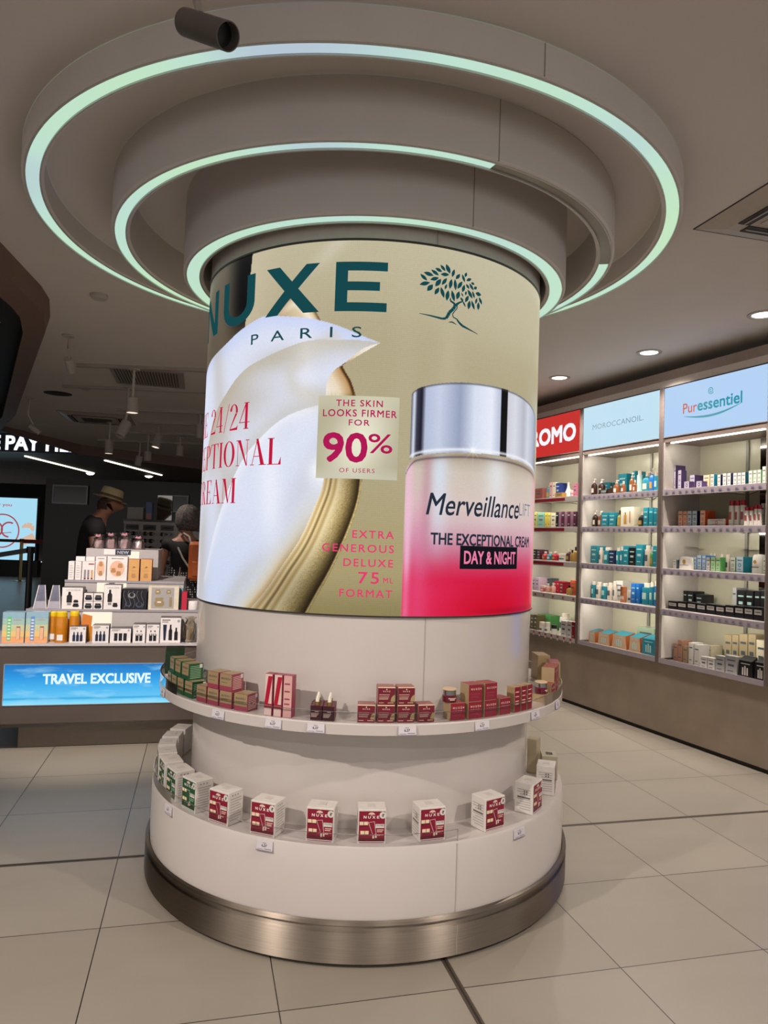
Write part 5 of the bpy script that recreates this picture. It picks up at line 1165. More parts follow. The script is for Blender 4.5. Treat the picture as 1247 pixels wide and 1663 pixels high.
def gbox(kind, w, h, d=.10, v=0):
    m = MB(); e = -.0008
    if kind == 'pastel':
        m.box(-w/2, w/2, 0, d, 0, h, mat('p_blue', '86a2b4', .4), .001)
        cols = ('d89a6a', 'd8b878', 'b8bc98', '93b4ae', '86a6b8')
        for k in range(5): m.rect(-w/2+.001, w/2-.001, h*(.0+.2*k)+.001, h*(.2+.2*k), e, mat('pastel%d' % k, cols[k], .4))
        m.rect(-w*.28, -w*.10, h*.08, h*.86, e*2, mat('p_green' if v == 0 else 'p_blue2', '5ab878' if v == 0 else '5a86c0', .4))
        for k in range(7): m.rect(-w*.25, -w*.13, h*(.12+.10*k), h*(.17+.10*k), e*3, gwht)
        m.rect(w*.14, w*.32, h*.12, h*.54, e*2, mat('p_brown', '7a5a48', .4)); m.rect(w*.15, w*.30, h*.12, h*.50, e*3, mat('p_peach', 'd8a88c', .4)); m.rect(-w*.02, w*.36, h*.74, h*.76, e*2, mat('p_rose', 'b4788a', .4)); return m
    if kind in ('tri', 'tri2', 'duo', 'set'):
        m.box(-w/2, w/2, 0, d, 0, h, gtop, .001); m.rect(-w/2+.001, w/2-.001, .001, h-.002, e, gwht); m.rect(-w*.42, -w*.02, h*.88, h*.92, e*2, dtxt); m.rect(-w*.42, -w*.12, h*.81, h*.835, e*2, dtxt); m.disc(w*.38, h*.86, min(w, h)*.07, e*2, mat('g_seal', '8a8f98', .4), 10)
        n = {'tri': 3, 'tri2': 3, 'duo': 2, 'set': 3}[kind]
        for k in range(n):
            x = (k-(n-1)/2)*w*(.22 if n == 3 else .3)*(1.25 if kind == 'set' else 1)
            if kind == 'set' and k == 0: m.poly([(x-w*.09, h*.72), (x+w*.09, h*.72), (x+w*.05, h*.1), (x-w*.05, h*.1)], e*2, gnavy)
            elif kind == 'tri2': m.rect(x-w*.08, x+w*.08, h*.14, h*.66, e*2, gdark); m.rect(x-w*.05, x+w*.05, h*.3, h*.36, e*3, gnavy)
            else: bottle_icon(m, x, h*.10, w*.17 if n == 3 else w*.24, h*(.56 if kind != 'set' else .62-.12*(k == 2)), gnavy if kind == 'tri' else gdark, e*2)
            if kind == 'duo': m.rect(x-w*.05, x+w*.05, h*.40, h*.60, e*3, gwht)
        return m
    if kind == 'lan':
        m.box(-w/2, w/2, 0, d, 0, h, gtop, .001); m.rect(-w/2+.001, w/2-.001, .001, h-.002, e, gwht)
        flat_text(m, 'LANCÔME', -w*.30, w*.38, h*.845, h*.905, e*2, mat('g_silver', '7f7b80', .4))
        bottle_icon(m, -w*.14, h*.30, w*.26, h*.50, gdark, e*2); m.rect(-w*.24, -w*.04, h*.18, h*.28, e*2, mat('g_silver', '7f7b80')); jar_icon(m, w*.18, h*.10, w*.30, h*.17, gdark, e*2); jar_icon(m, w*.18, h*.30, w*.24, h*.13, gdark, e*2) if v else None; return m
    if kind == 'jb':
        m.box(-w/2, w/2, 0, d, 0, h, gtop, .001); m.rect(-w/2+.001, w/2-.001, .001, h-.001, e, gwht); jar_icon(m, 0, h*.12, w*.74, h*.62, gdark, e*2); m.rect(-w*.2, w*.2, h*.5, h*.56, e*3, mat('g_silver', '7f7b80')); return m
    if kind == 'black':
        m.box(-w/2, w/2, 0, d, 0, h, gdark, .001); m.rect(-w*.47, w*.47, h*.03, h*.97, e, mat('g_black2', '222026', .15, .3)); s_ = mat('g_chrome', '9a979c', .2, .6)
        for x, z, r in ((-.12, .68, .15), (-.24, .26, .13), (.2, .24, .15)): m.disc(x*w, z*h, r*w, e*2, s_ if r == .15 and x < 0 else mat('g_steelblue', '4a5068', .2, .4), 14, r*w*.8); m.disc(x*w, z*h+.004, r*w*.6, e*3, gdark, 12)
        for k in range(5): strip_polys(m, [(w*(-.4+.18*k+.06*math.sin(t)), h*(.1+.8*t/6)) for t in np.linspace(0, 6, 10)], [.0008]*10, e*2.5, s_)
        return m
    if kind == 'gold':
        m.box(-w/2, w/2, 0, d, 0, h, mat('g_cream', 'cbc1b0', .4), .001); m.rect(-w*.40, w*.34, h*.06, h*.94, e, mat('g_greytray', '9a9698', .35)); s_ = mat('g_goldmetal', 'b09a70', .25, .6)
        for x, z, r in ((-.2, .75, .09), (.16, .75, .08), (-.14, .30, .16)): jar_icon(m, x*w, z*h-r*w*.8, r*w*2, r*w*1.9, s_, e*2); m.rect(x*w-r*w*.4, x*w+r*w*.4, z*h, z*h+r*w*.3, e*3, gwht)
        m.rect(w*.19, w*.27, h*.14, h*.54, e*2, s_); return m
    if kind in ('w', 'w3', 'p1', 'p2', 'g'):
        base = ggold if kind == 'g' else gwht; m.box(-w/2, w/2, 0, d, 0, h, mat('g_rust', '8a4a38', .4) if kind == 'g' else gwht, .001); m.rect(-w/2+.002, w/2-.002, .002, h-.002, e, base)
        if kind == 'w': [m.rect(-w*.3, w*(.3-.1*(k % 2)), h*(.15+.12*k), h*(.17+.12*k), e*2, mat('g_silver', '7f7b80')) for k in range(6)]
        if kind == 'w3':
            m.rect(0, w*.45, h*.84, h*.9, e*2, crim)
            for x, c in ((-.25, gwht), (.02, gwht), (.3, ggold)): m.rect(x*w-w*.08, x*w+w*.08, h*.1, h*.56, e*2, mat('g_silver', '7f7b80') if c is gwht else c); m.rect(x*w-w*.08, x*w+w*.08, h*.05, h*.12, e*3, crimd)
        if kind in ('p1', 'p2'):
            m.rect(-w*.3, w*.3, h*.90, h*.93, e*2, mat('g_silver', '7f7b80')); m.disc(0, h*.5, w*.36, e*2, mat('g_blush', 'd4a890', .4), 20, h*.33)
            for x, z in (((0, .3), (0, .68)) if kind == 'p1' else ((-.18, .42), (.14, .62), (.08, .3))): jar_icon(m, x*w, z*h-.015, w*(.34 if kind == 'p1' else .24), .032, mat('g_brass', 'a87c50', .3), e*3)
        if kind == 'g': jar_icon(m, 0, h*.14, w*.4, h*.2, mat('g_brass', 'a87c50'), e*2); m.poly([(-w*.15, h*.58), (w*.16, h*.62), (0, h*.68)], e*2, mat('g_olive', '6a6030', .4)); m.rect(-w*.3, w*.3, h*.46, h*.47, e*2, mat('g_brass', 'a87c50'))
        return m
    return m.box(-w/2, w/2, 0, d, 0, h, gwht, .001)
GL = [('pastel', 'gift_carton', -.565, .137, .202, 0, 'pastel gradient carton with green side lettering, leftmost on the front ledge'), ('pastel', 'gift_carton', -.423, .141, .204, 1, 'pastel gradient carton with blue side lettering, second on the front ledge'),
      ('tri', 'gift_carton', -.168, .106, .111, 0, 'white carton picturing three blue bottles, in front of the amber jars'), ('tri', 'gift_carton', -.024, .108, .120, 0, 'white carton picturing three blue bottles, before the glowing panel'),
      ('tri2', 'gift_carton', .104, .138, .099, 0, 'wide white carton picturing three dark sticks on the front ledge'), ('duo', 'gift_carton', .224, .084, .127, 0, 'white carton picturing two dark dropper bottles, left one of two'),
      ('duo', 'gift_carton', .314, .088, .127, 0, 'white carton picturing two dark dropper bottles, right one of two'), ('set', 'gift_carton', .430, .140, .174, 0, 'tallest white carton on the front ledge, picturing tube and two bottles')]
for kd, nm, u, w, h, v, lab in GL: gput(gbox(kd, w*.98, h, .10, v).build(nm, label=lab, cat='box'), u, -.125, .719)
GL2 = [('lan', -.236, .137, .150, 1, 'white gift carton picturing dark bottle and jars, left one on the second tier'), ('lan', .024, .116, .173, 0, 'white gift carton picturing dark bottle and one jar, beside the black carton'),
       ('black', .172, .167, .148, 0, 'black gift carton with silver jars on the second tier'), ('gold', .368, .212, .169, 0, 'grey and cream gift carton with golden jars on the second tier')]
for kd, u, w, h, v, lab in GL2: gput(gbox(kd, w*.98, h, .12, v).build('gift_carton', label=lab, cat='box'), u, .02, .93)
for i, (u, z, lab) in enumerate(((-.131, 0, 'lower left'), (-.068, 0, 'lower right'), (-.131, .057, 'upper left'), (-.068, .057, 'upper right'))):
    gput(gbox('jb', .061, .056, .10).build('cream_carton', label='white carton picturing one dark jar, %s in the block of four' % lab, cat='box', group='block of four jar cartons'), u, .02, .93+z)
GL3 = [('w', -.279, .040, .133, 'slim white carton with grey lines, leftmost on the third tier'), ('w', -.233, .041, .134, 'slim white carton with grey lines, second from left on the third tier'), ('w3', -.166, .086, .134, 'white carton with red corner mark and small tubes, third tier'),
       ('p1', -.083, .075, .172, 'narrow white carton with blush oval and two jars, third tier'), ('p2', .029, .142, .175, 'wide white carton with blush oval and three jars, third tier'), ('g', .143, .078, .160, 'orange gold carton, left one of two on the third tier'), ('g', .229, .082, .162, 'orange gold carton, right one of two on the third tier')]
for kd, u, w, h, lab in GL3: gput(gbox(kd, w*.98, h, .10).build('gift_carton', label=lab, cat='box'), u, .19, 1.12)
for k in range(3): gput(gbox('x', .062, .165, .06).build('gift_carton', label='white carton standing in the back row of the third tier', cat='box', group='white cartons in the back row of the third tier'), -.24+.068*k, .31, 1.12)
m = MB().box(-.14, .05, 0, .004, 0, .043, gwht); m.box(-.06, .05, -.001, 0, .002, .042, gnavy); flat_text(m, 'NEW', -.045, .035, .010, .032, -.0016, mat('w_ink', 'e4e4e8', .5), bold=.02)
gput(m.build('shelf_sign', label='dark blue and white card reading NEW under the clear gift bags', cat='sign'), .05, .384, 1.30)
# amber jars with yellow lids, sachet
amb = mat('amber_plastic', 'd88a1c', .12, coat=.4); amb.node_tree.nodes['Principled BSDF'].inputs['Transmission Weight'].default_value = .35
yel = mat('lid_yellow', 'd8b818', .35)
def amber_jar(u, y, r, h, lab, grp=None):
    t = empty('amber_jar', label=lab, cat='jar', group=grp)
    MB().lathe([(0, 0), (r*.96, 0), (r, .006), (r, h*.78), (r*.9, h*.85), (0, h*.85)], amb, 24).build('body', t)
    m = MB().lathe([(r*.84, h*.84), (r*.86, h*.85), (r*.86, h*.985), (r*.8, h), (0, h)], yel, 24); [m.box(-.001, .001, -r*.875, -r*.86, h*.86, h*.97, yel, M=Matrix.Rotation(R(k*15), 4, 'Z')) for k in range(24)]; m.build('lid', t)
    MB().rect(-.018, .018, h*.08, h*.27, -r-.001, gwht).build('label_sticker', t); gput(t, u, y, .719); return t
amber_jar(-.279, -.085, .040, .205, 'large amber jar with yellow lid, front one with a white sticker'); amber_jar(-.343, -.035, .030, .20, 'amber jar with yellow lid behind the pastel carton', None); amber_jar(-.205, -.045, .033, .205, 'amber jar with yellow lid behind and right of the front jar')
gput(MB().poly([(-.03, 0), (.035, .0), (.04, .07), (-.02, .085)], 0, mat('sachet_orange', 'c8752a', .25, coat=.3)).poly([(-.03, 0), (.035, .0), (.04, .07), (-.02, .085)], .02, mat('sachet_orange', 'c8752a')).add([(-.03, 0, 0), (.035, 0, 0), (.035, .02, 0), (-.03, .02, 0), (-.02, 0, .085), (.04, 0, .07), (.04, .02, .07), (-.02, .02, .085)], [(0, 1, 2, 3), (4, 5, 6, 7), (0, 4, 7, 3), (1, 5, 6, 2)], mat('sachet_orange', 'c8752a')).build('sachet', label='orange translucent sachet leaning at the amber jars', cat='pouch'), -.135, -.03, .719+.10)
gput(MB().box(-.045, .045, 0, .03, 0, .10, amb).build('amber_box', label='amber plastic box the orange sachet lies on', cat='box'), -.135, -.04, .719)
# gift bags: pinched clear or dark pouches
def bag(u, y, z, w, h, d, mt, lab, grp=None, bow=None, inner=None, name='gift_bag'):
    rng = random.Random(int(u*1000)); m = MB(); n = 14; rings = []
    for z_, s in ((0, 1), (.1, 1.04), (.5, 1.0), (.70, .92), (.82, .62), (.90, .55), (1, .9)):
        rings.append([(w/2*s*math.cos(2*PI*k/n)*(1+.10*rng.uniform(-1, 1))*(1.0 if abs(math.cos(2*PI*k/n)) < .5 else 1.1), d/2+d/2*s*math.sin(2*PI*k/n)*(1+.14*rng.uniform(-1, 1)), h*z_*(1+.03*rng.uniform(-1, 1))) for k in range(n)])
    vs = [p for r_ in rings for p in r_]; fs = [(i*n+k, i*n+(k+1) % n, (i+1)*n+(k+1) % n, (i+1)*n+k) for i in range(len(rings)-1) for k in range(n)]+[tuple(range(n))[::-1]]
    m.add(vs, fs, mt); t = m.build(name, label=lab, cat='bag', group=grp); gput(t, u, y, z)
    if inner: MB().box(-w*.30, w*.30, d*.25, d*.75, .003, h*.6, inner, .004).build('contents', t)
    if bow:
        b = MB(); [b.tube([(0, 0, h*.88), (sx*w*.18, -.01, h*.98), (sx*w*.24, -.012, h*.9), (0, -.004, h*.86)], .006, bow, 6) for sx in (-1, 1)]; b.build('bow', t)
    return t
cl = clear_mat('cellophane', (.90, .84, .86), .25, .12); pkb = mat('bow_pink', 'c48a98', .5); cont = mat('bag_contents', 'c4a8a8', .5)
for u, w, h, lab in ((-.140, .078, .105, 'clear gift bag with pink bow, leftmost of those on the top tier'), (-.052, .078, .117, 'clear gift bag with pink bow, second from left on the top tier'), (.045, .088, .122, 'clear gift bag with pink bow, third from left on the top tier'), (.145, .080, .10, 'clear gift bag with pink bow, rightmost of those on the top tier')):
    bag(u, .43, 1.345, w, h, .09, cl, lab, 'clear gift bags on the top tier', pkb, cont)
dk = mat('bag_greyblue', '55566a', .35, noise=.25, nscale=25); sg = mat('bag_silver', 'a8a4b0', .25, .4)
def triangle_bag(u, lab):
    w, h, d = .082, .16, .08; m = MB(); vs = [(-w/2, 0, 0), (w/2, 0, 0), (w/2, d, 0), (-w/2, d, 0), (-w*.22, d*.4, h), (w*.26, d*.4, h), (w*.26, d*.6, h), (-w*.22, d*.6, h)]
    m.add(vs, [(0, 1, 5, 4), (1, 2, 6, 5), (2, 3, 7, 6), (3, 0, 4, 7), (4, 5, 6, 7), (0, 3, 2, 1)], dk); t = m.build('gift_bag', label=lab, cat='bag', group='two pointed grey bags on the second tier')
    b = MB(); b.add([(-w*.46, -.0015, .002), (w*.46, -.0015, .002), (w*.40, d*.12-.0015, h*.32), (-w*.36, d*.12-.0015, h*.32)], [(0, 1, 2, 3)], sg); b.build('label_panel', t)
    b = MB(); b.tube([(-w/2, 0, 0), (-w*.22, d*.4, h)], .003, gwht, 5).tube([(w/2, 0, 0), (w*.26, d*.4, h)], .003, gwht, 5); b.build('piping', t); gput(t, u, .03, .93)
triangle_bag(-.442, 'pointed grey and silver gift bag, left one of two on the second tier'); triangle_bag(-.352, 'pointed grey and silver gift bag, right one of two on the second tier')
bag(.560, -.12, .719, .085, .174, .09, clear_mat('cellophane_warm', (.84, .78, .70), .2, .12), 'crumpled clear bag at the right end of the front ledge, by the pillar', None, None, mat('bag_tan', 'a09484', .6))
gput(MB().box(-.018, .018, 0, .10, 0, .13, mat('red_pack', 'b0203c', .35), .001).build('red_carton', label='narrow red carton at the right end of the second tier', cat='box'), .510, .03, .93)
gput(MB().lathe([(0, 0), (.036, 0), (.038, .004), (.038, .058), (.036, .062), (0, .062)], gwht, 24).build('white_tub', label='round white tub beside the narrow red carton', cat='jar'), .572, .08, .93)
gput(MB().box(-.008, .012, 0, .12, 0, .15, mat('turq_pack', '5a9aa0', .35), .001).build('turquoise_carton', label='thin turquoise carton behind the narrow red one', cat='box'), .486, .10, .93)

# ------------------------------------------------------------------ sunglasses stand and what is on it
st = empty('sunglasses_stand', (-2.35, 8.3, 0), label='white sunglasses stand with dark header plates behind the promotion table', cat='display stand')
MB().box(-.45, .62, 0, .35, 0, .88, mat('stand_dark', '1d2428', .4), .003).build('base', st)
MB().box(-.45, .62, 0, .08, .88, 1.60, mat('stand_white', '9b9697', .4), .002).box(-.45, .62, .08, .35, .88, 1.60, mat('stand_dark', '1d2428')).build('back_board', st)
MB().box(-.46, .63, -.01, .36, 1.60, 1.625, mat('stand_top', '2a2022', .3)).box(-.455, .625, -.004, .34, 1.575, 1.60, mat('stand_white', '9b9697')).build('top', st)
for x in (-.355, -.155, .045, .245, .445):
    m = MB().box(x-.072, x+.072, -.012, .0, 1.505, 1.565, mat('plate_dark', '3c3638', .4)); flat_text(m, 'GUESS', x-.050, x+.050, 1.525, 1.547, -.0128, mat('plate_ink', '8c8488', .5), bold=.02); m.build('header_plate', st)
def glasses(x, z, tint, lab, grp):
    t = empty('sunglasses', (-2.35+x, 8.285, z), label=lab, cat='sunglasses', group=grp)
    for sx in (-1, 1): MB().lathe([(0, 0), (.026, .001), (.029, .004), (.026, .006), (0, .006)], tint, 18, M=Matrix.Translation((sx*.034, -.04, 0)) @ Matrix.Rotation(R(90), 4, 'X') @ Matrix.Diagonal((1, .82, 1, 1))).build('lens', t)
    m = MB(); m.tube([(-.008, -.043, .006), (0, -.046, .011), (.008, -.043, .006)], .003, gdark, 6)
    for sx in (-1, 1): m.tube([(sx*.062, -.042, .010), (sx*.066, -.03, .010), (sx*.064, .012, .004)], .0028, gdark, 6)
    m.build('frame', t)
rows = [1.462, 1.382, 1.300, 1.222, 1.142, 1.064]
RN = ['top', 'second', 'third', 'fourth', 'fifth', 'lowest']
for ci, (x, cn, nr) in enumerate(((-.355, 'left', 2), (-.155, 'middle', 4), (.045, 'right', 6))):
    for ri in range(nr): glasses(x, rows[ri], mat('lens_brown', '2e2220', .08) if (ri+ci) % 2 else mat('lens_black', '131215', .06), 'dark sunglasses in the %s visible column, %s row of the stand' % (cn, RN[ri]), 'sunglasses on the stand')
m = MB()
for x in (-.355, -.155, .045):
    for z in rows: m.box(x-.085, x+.085, -.012, 0, z-.030, z-.026, mat('shelf_pale', 'b0abad', .3))
m.build('rail', st)
MB().box(-2.79, -2.61, 8.36, 8.5, 1.626, 1.765, mat('box_paper', '8f8a86', .5), .002).build('white_box', label='plain pale box on the sunglasses stand next to the man', cat='box')
m = MB().box(-2.585, -2.515, 8.38, 8.45, 1.626, 1.83, mat('box_blue', '4a5f88', .4), .002); m.rect(-2.583, -2.517, 1.63, 1.70, 8.379, mat('box_blush', '9a6a70', .4)); m.build('blue_carton', label='blue and rose carton standing between pale box and mirror', cat='box')
t = empty('table_mirror', (-2.38, 8.42, 1.6255), label='rectangular mirror standing on the sunglasses stand', cat='mirror')
MB().box(-.085, .085, 0, .012, .0, .29, mat('mirror_glass', '8f8985', .05, .9, noise=0)).build('glass', t); MB().box(-.09, .09, .012, .02, -.0, .295, gdark).build('frame', t)
# ------------------------------------------------------------------ hall behind
blk = mat('partition_black', '0c0b0d', .35)
MB().box(-7.2, 7, 16.1, 16.4, 0, 2.62, blk).build('wall_partition', kind='structure')
for x0, x1, z0, z1, lab in ((-7.0, -6.28, 2.08, 2.44, 'dark wall screen with grey frame, left one on the black partition'), (-4.57, -4.05, 1.98, 2.30, 'dark wall screen with grey frame, right one on the black partition')):
    t = empty('wall_screen', ((x0+x1)/2, 16.08, z0), label=lab, cat='screen'); w_ = (x1-x0)/2; h_ = z1-z0
    MB().box(-w_, w_, -.02, .0, 0, h_, mat('screen_black', '0a0a0c', .15)).build('panel', t)
    k = mat('screen_frame', '6c6a70', .3, .5); m = MB(); m.box(-w_-.03, w_+.03, -.03, 0, h_, h_+.03, k).box(-w_-.03, w_+.03, -.03, 0, -.03, 0, k).box(-w_-.03, -w_, -.03, 0, 0, h_, k).box(w_, w_+.03, -.03, 0, 0, h_, k).build('frame', t)
t = empty('light_box', (-11.3, 22, 0), label='tall pale blue lit display with red ring emblem, far left in the hall', cat='sign')
MB().box(-1.2, 1.22, .0, .2, .51, 2.39, mat('lit_skyblue', 'a9dcf2', emit=1)).build('lit_panel', t); MB().box(-1.3, 1.32, .02, .25, 0.0, .50, blk).box(-1.24, 1.26, .02, .22, .5, 2.43, blk).build('frame', t)
m = MB(); red_ = mat('ink_cherry', 'a8404c', emit=1); circ_ = lambda cx, cz, r, a0, a1, n=40: [(cx+r*math.cos(R(a0+(a1-a0)*i/n)), cz+r*math.sin(R(a0+(a1-a0)*i/n))) for i in range(n+1)]
strip_polys(m, circ_(.22, 1.38, .50, 0, 360), [.02]*41, -.004, red_); strip_polys(m, circ_(.0, 1.42, .22, -120, 90), [.025]*41, -.004, red_); strip_polys(m, circ_(.42, 1.42, .22, 60, 270), [.025]*41, -.004, red_); strip_polys(m, [(.1, 1.3), (.5, 1.34)], [.01, .01], -.004, red_); m.build('emblem', t)
m = MB(); flat_text(m, 'for you', -.10, .47, 2.13, 2.22, -.004, red_, bold=.01); m.build('lettering', t)
m = MB(); pe = mat('ink_peachy', 'd8b49c', emit=1); strip_polys(m, [(.80, 1.50), (.95, 1.58), (1.1, 1.55), (1.15, 1.40)], [.02, .08, .08, .03], -.004, pe); strip_polys(m, [(.75, 1.05), (.95, 1.10), (1.19, 1.24)], [.10, .12, .12], -.004, pe); m.build('ribbon_print', t)
# banner
t = empty('overhead_sign', (-6.7, 14.5, 3.0), label='dark hanging sign with white lit capitals, cut off by the brown beam', cat='sign')
MB().box(-1.6, 1.3, 0, .08, 0, .38, mat('banner_black', '15161f', .4)).build('panel', t)
m = MB(); flat_text(m, 'PAY HERE', -.62, 1.05, .05, .32, -.005, mat('lit_lilac', 'dfe2ff', emit=1.6), bold=.03); flat_text(m, 'E', -.90, -.74, .05, .32, -.005, mat('lit_lilac', 'dfe2ff'), bold=.03); m.build('lettering', t)
MB().tube([(-1, .04, .38), (-1, .04, .50)], .01, blk).build('hanger', t); MB().tube([(1, .04, .38), (1, .04, .50)], .01, blk).build('hanger', t)
for i, ((xa, ya), (xb, yb), lab) in enumerate((((-9.6, 20.1), (-9.65, 25.2), 'linear ceiling light, leftmost of three in the hall'), ((-7.54, 20.5), (-7.23, 25.0), 'linear ceiling light, middle of three in the hall'), ((-5.14, 21.2), (-4.9, 25), 'linear ceiling light beside the pillar edge in the hall'))):
    a, b = Vector((xa, ya, 0)), Vector((xb, yb, 0)); n = Vector((.05, 0, 0)); m = MB(); m.prism([(xa-.03, ya), (xa+.03, ya), (xb+.03, yb), (xb-.03, yb)], 3.47, 3.499, mat('line_lit', 'fff3d8', emit=4)); m.build('linear_light', label=lab, cat='ceiling light', group='linear lights in the hall')
for i, (x, y, lab) in enumerate(((-9.8, 25.3, 'glaring hall downlight left of the man'), (-7.85, 25.6, 'glaring hall downlight above the hat'), (-5.9, 27, 'small hall downlight right of the hat'))):
    t = empty('hall_downlight', (x, y, 3.5), label=lab, cat='ceiling light'); r_ = .15 if i < 2 else .09
    MB().lathe([(r_+.03, 0), (r_+.03, -.02), (r_, -.02)], blk, 20).build('trim_ring', t); MB().lathe([(0, -.08), (r_*.6, -.06), (r_, -.01)], mat('bulb_lit', 'fff6e6', emit=9), 20).build('bulb', t)
# queue posts
def stanchion(x, y, h, col, r, lab):
    t = empty('queue_post', (x, y, 0), label=lab, cat='post'); MB().lathe([(0, 0), (.17, 0), (.17, .012), (.04, .03), (r, .035)], col, 28).build('foot', t)
    MB().cyl(r, .03, h-.06, col, 16).build('pole', t); MB().cyl(r*1.35, h-.08, h, blk, 16).build('head', t); return t
stanchion(-4.03, 8.7, 1.26, blk, .035, 'near black queue post behind the pastel cartons'); stanchion(-9.63, 20.23, 1.18, mat('post_brass', 'a8966a', .3, .6), .045, 'far slim brass queue post before the pale blue display')
m = MB(); pts = [(-4.06, 8.70, 1.215), (-4.5, 8.72, 1.13), (-5.2, 8.75, 1.03)]
for a, b in zip(pts, pts[1:]): m.add([(a[0], a[1], a[2]-.03), (b[0], b[1], b[2]-.03), (b[0], b[1], b[2]+.03), (a[0], a[1], a[2]+.03), (a[0], a[1]+.004, a[2]-.03), (b[0], b[1]+.004, b[2]-.03), (b[0], b[1]+.004, b[2]+.03), (a[0], a[1]+.004, a[2]+.03)], [(0, 1, 2, 3), (7, 6, 5, 4), (3, 2, 6, 7), (0, 4, 5, 1)], blk)
m.build('queue_belt', label='black belt sloping left from the near queue post', cat='belt')
MB().box(-9.58, -8.30, 20.21, 20.225, 1.06, 1.17, mat('belt_red', 'a02838', .6)).build('queue_belt', label='red belt stretched right from the brass queue post', cat='belt')
MB().box(-11.6, -9.68, 20.21, 20.225, 1.08, 1.16, blk).build('queue_belt', label='black belt stretched left from the brass queue post', cat='belt')

# ------------------------------------------------------------------ ceiling fittings
sil = mat('fitting_white', 'b5aea6', .45); dkg = mat('spot_graphite', '6a635e', .4, .3)
for i, (x, y, p, sp) in enumerate(DOWN):
    lab = {5: 'round downlight over the shelf wall at the right edge', 6: 'round downlight over the middle of the shelf wall', 7: 'round downlight nearest the pillar over the shelf wall'}.get(i)
    t = empty('downlight', (x, y, CZ), label=lab or 'unseen round recessed downlight placed in the shop ceiling for its light', cat='ceiling light', group=None if lab else 'downlights out of view')
    MB().lathe([(.095, -.001), (.095, -.007), (.072, -.009), (.066, -.003)], sil, 32).build('trim_ring', t); MB().lathe([(0, -.005), (.066, -.003)], mat('downlight_lit', 'fff8ec', emit=6), 32).build('lens', t)
def track_spot(tip, tail, stem, r, body, lit, lab, grp=None, stem_r=.012, text=False, root=None):
    """tail and tip are the ends of the cylinder, stem its ceiling point"""
    tail, tip, stem = Vector(tail), Vector(tip), Vector(stem); t = empty('spotlight', stem, label=lab, cat='spotlight', group=grp)
    if lit: lamp('SPOT', tip+(tip-tail).normalized()*.01, tip+(tip-tail), 60, .03, WARM, 90, .6)
    d = (tip-tail); L = d.length; q = d.to_track_quat('Z', 'Y').to_matrix().to_4x4(); M = Matrix.Translation(tail-stem) @ q
    MB().lathe([(0, 0), (r*.92, 0), (r, r*.1), (r, L), (r*.92, L), (r*.9, L-.03), (0, L-.032)], body, 32, M=M).build('housing', t)
    MB().lathe([(0, L-.031), (r*.88, L-.030)], mat('spot_lit', 'fff6ea', emit=8) if lit else mat('spot_hole', '0c0b0b', .3), 24, M=M).build('lens', t)
    mid = tail+d*.35-stem; MB().tube([(0, 0, 0), (0, 0, mid.z*.6), tuple(mid+Vector((0, 0, r*.9)))], stem_r, sil, 10).cyl(.05 if r > .03 else .03, -.012, 0, sil, 20).build('stem', t)
    if text:
        m = MB(); side = Matrix.Rotation(R(200), 4, 'Z')
        for k in range(2): m.lathe([(r*1.01, .012+.012*k), (r*1.01, .019+.012*k)], mat('spot_print', 'a8a49e', .5), 6, a0=-25, a1=25, M=M @ Matrix.Rotation(R(text), 4, 'Z'))
        m.build('print', t)
    return t
track_spot((-.385, 1.72, 2.70), (-.520, 1.822, 2.805), (-.495, 1.83, CZ), .0335, dkg, False, 'graphite spotlight hanging above the largest ring at the top of the photo', text=200)
track_spot((-2.50, 5.95, 2.79), (-2.49, 5.84, 2.87), (-2.43, 5.69, CZ), .032, mat('spot_white', 'a59d95', .4), False, 'small white spotlight at the left between ring lights and slatted recess', stem_r=.008)
SPX = [((-2.22, 6.65), 2.72, 2.58, 0, 0, 1, 'large lit white spotlight nearest below the air grille'), ((-2.55, 7.5), 2.62, 2.46, .05, -.06, 0, 'tilted white spotlight below the large lit one'), ((-3.62, 9.96), 2.74, 2.55, 0, 0, 1, 'lit white spotlight farthest to the left'),
       ((-3.0, 10.15), 2.86, 2.68, .03, -.03, 1, 'lit white spotlight right of centre of the cluster'), ((-3.89, 12.13), 2.76, 2.60, .03, 0, 0, 'small tilted white spotlight lowest in the cluster'), ((-3.42, 11.05), 2.72, 2.58, 0, 0, 0, 'small white spotlight beside the lowest one'), ((-3.00, 11.3), 2.86, 2.70, 0, 0, 0, 'unlit white spotlight near the pillar, farther one'), ((-2.15, 9.0), 2.86, 2.68, 0, 0, 0, 'unlit white spotlight half hidden at the pillar edge')]
for (x, y), za, zb, dx, dy, lit, lab in SPX: track_spot((x-dx, y+dy, zb), (x, y, za), (x, y, CZ-.03), .055, mat('spot_offwhite', 'a39a94', .4), lit, lab, 'white spotlights below the ceiling')
for k, (xa, ya, xb) in enumerate(((-2.75, 6.65, 1.5), (-3.3, 7.66, 1.5), (-3.2, 9.0, 1.5), (-3.2, 9.96, 1.5), (-4.0, 11.05, 1.5), (-4.6, 12.13, 1.5))):
    m = MB().box(0, xb-xa, -.02, .02, -.032, 0, mat('track_white', 'a49c96', .4)); o = m.build('light_track', label='white light track on the ceiling, %s one counted from the viewer' % ('nearest', 'second', 'third', 'fourth', 'fifth', 'farthest')[k], cat='light track', group='light tracks'); o.location = (xa, ya-.0, CZ)
    o.rotation_euler.z = 0
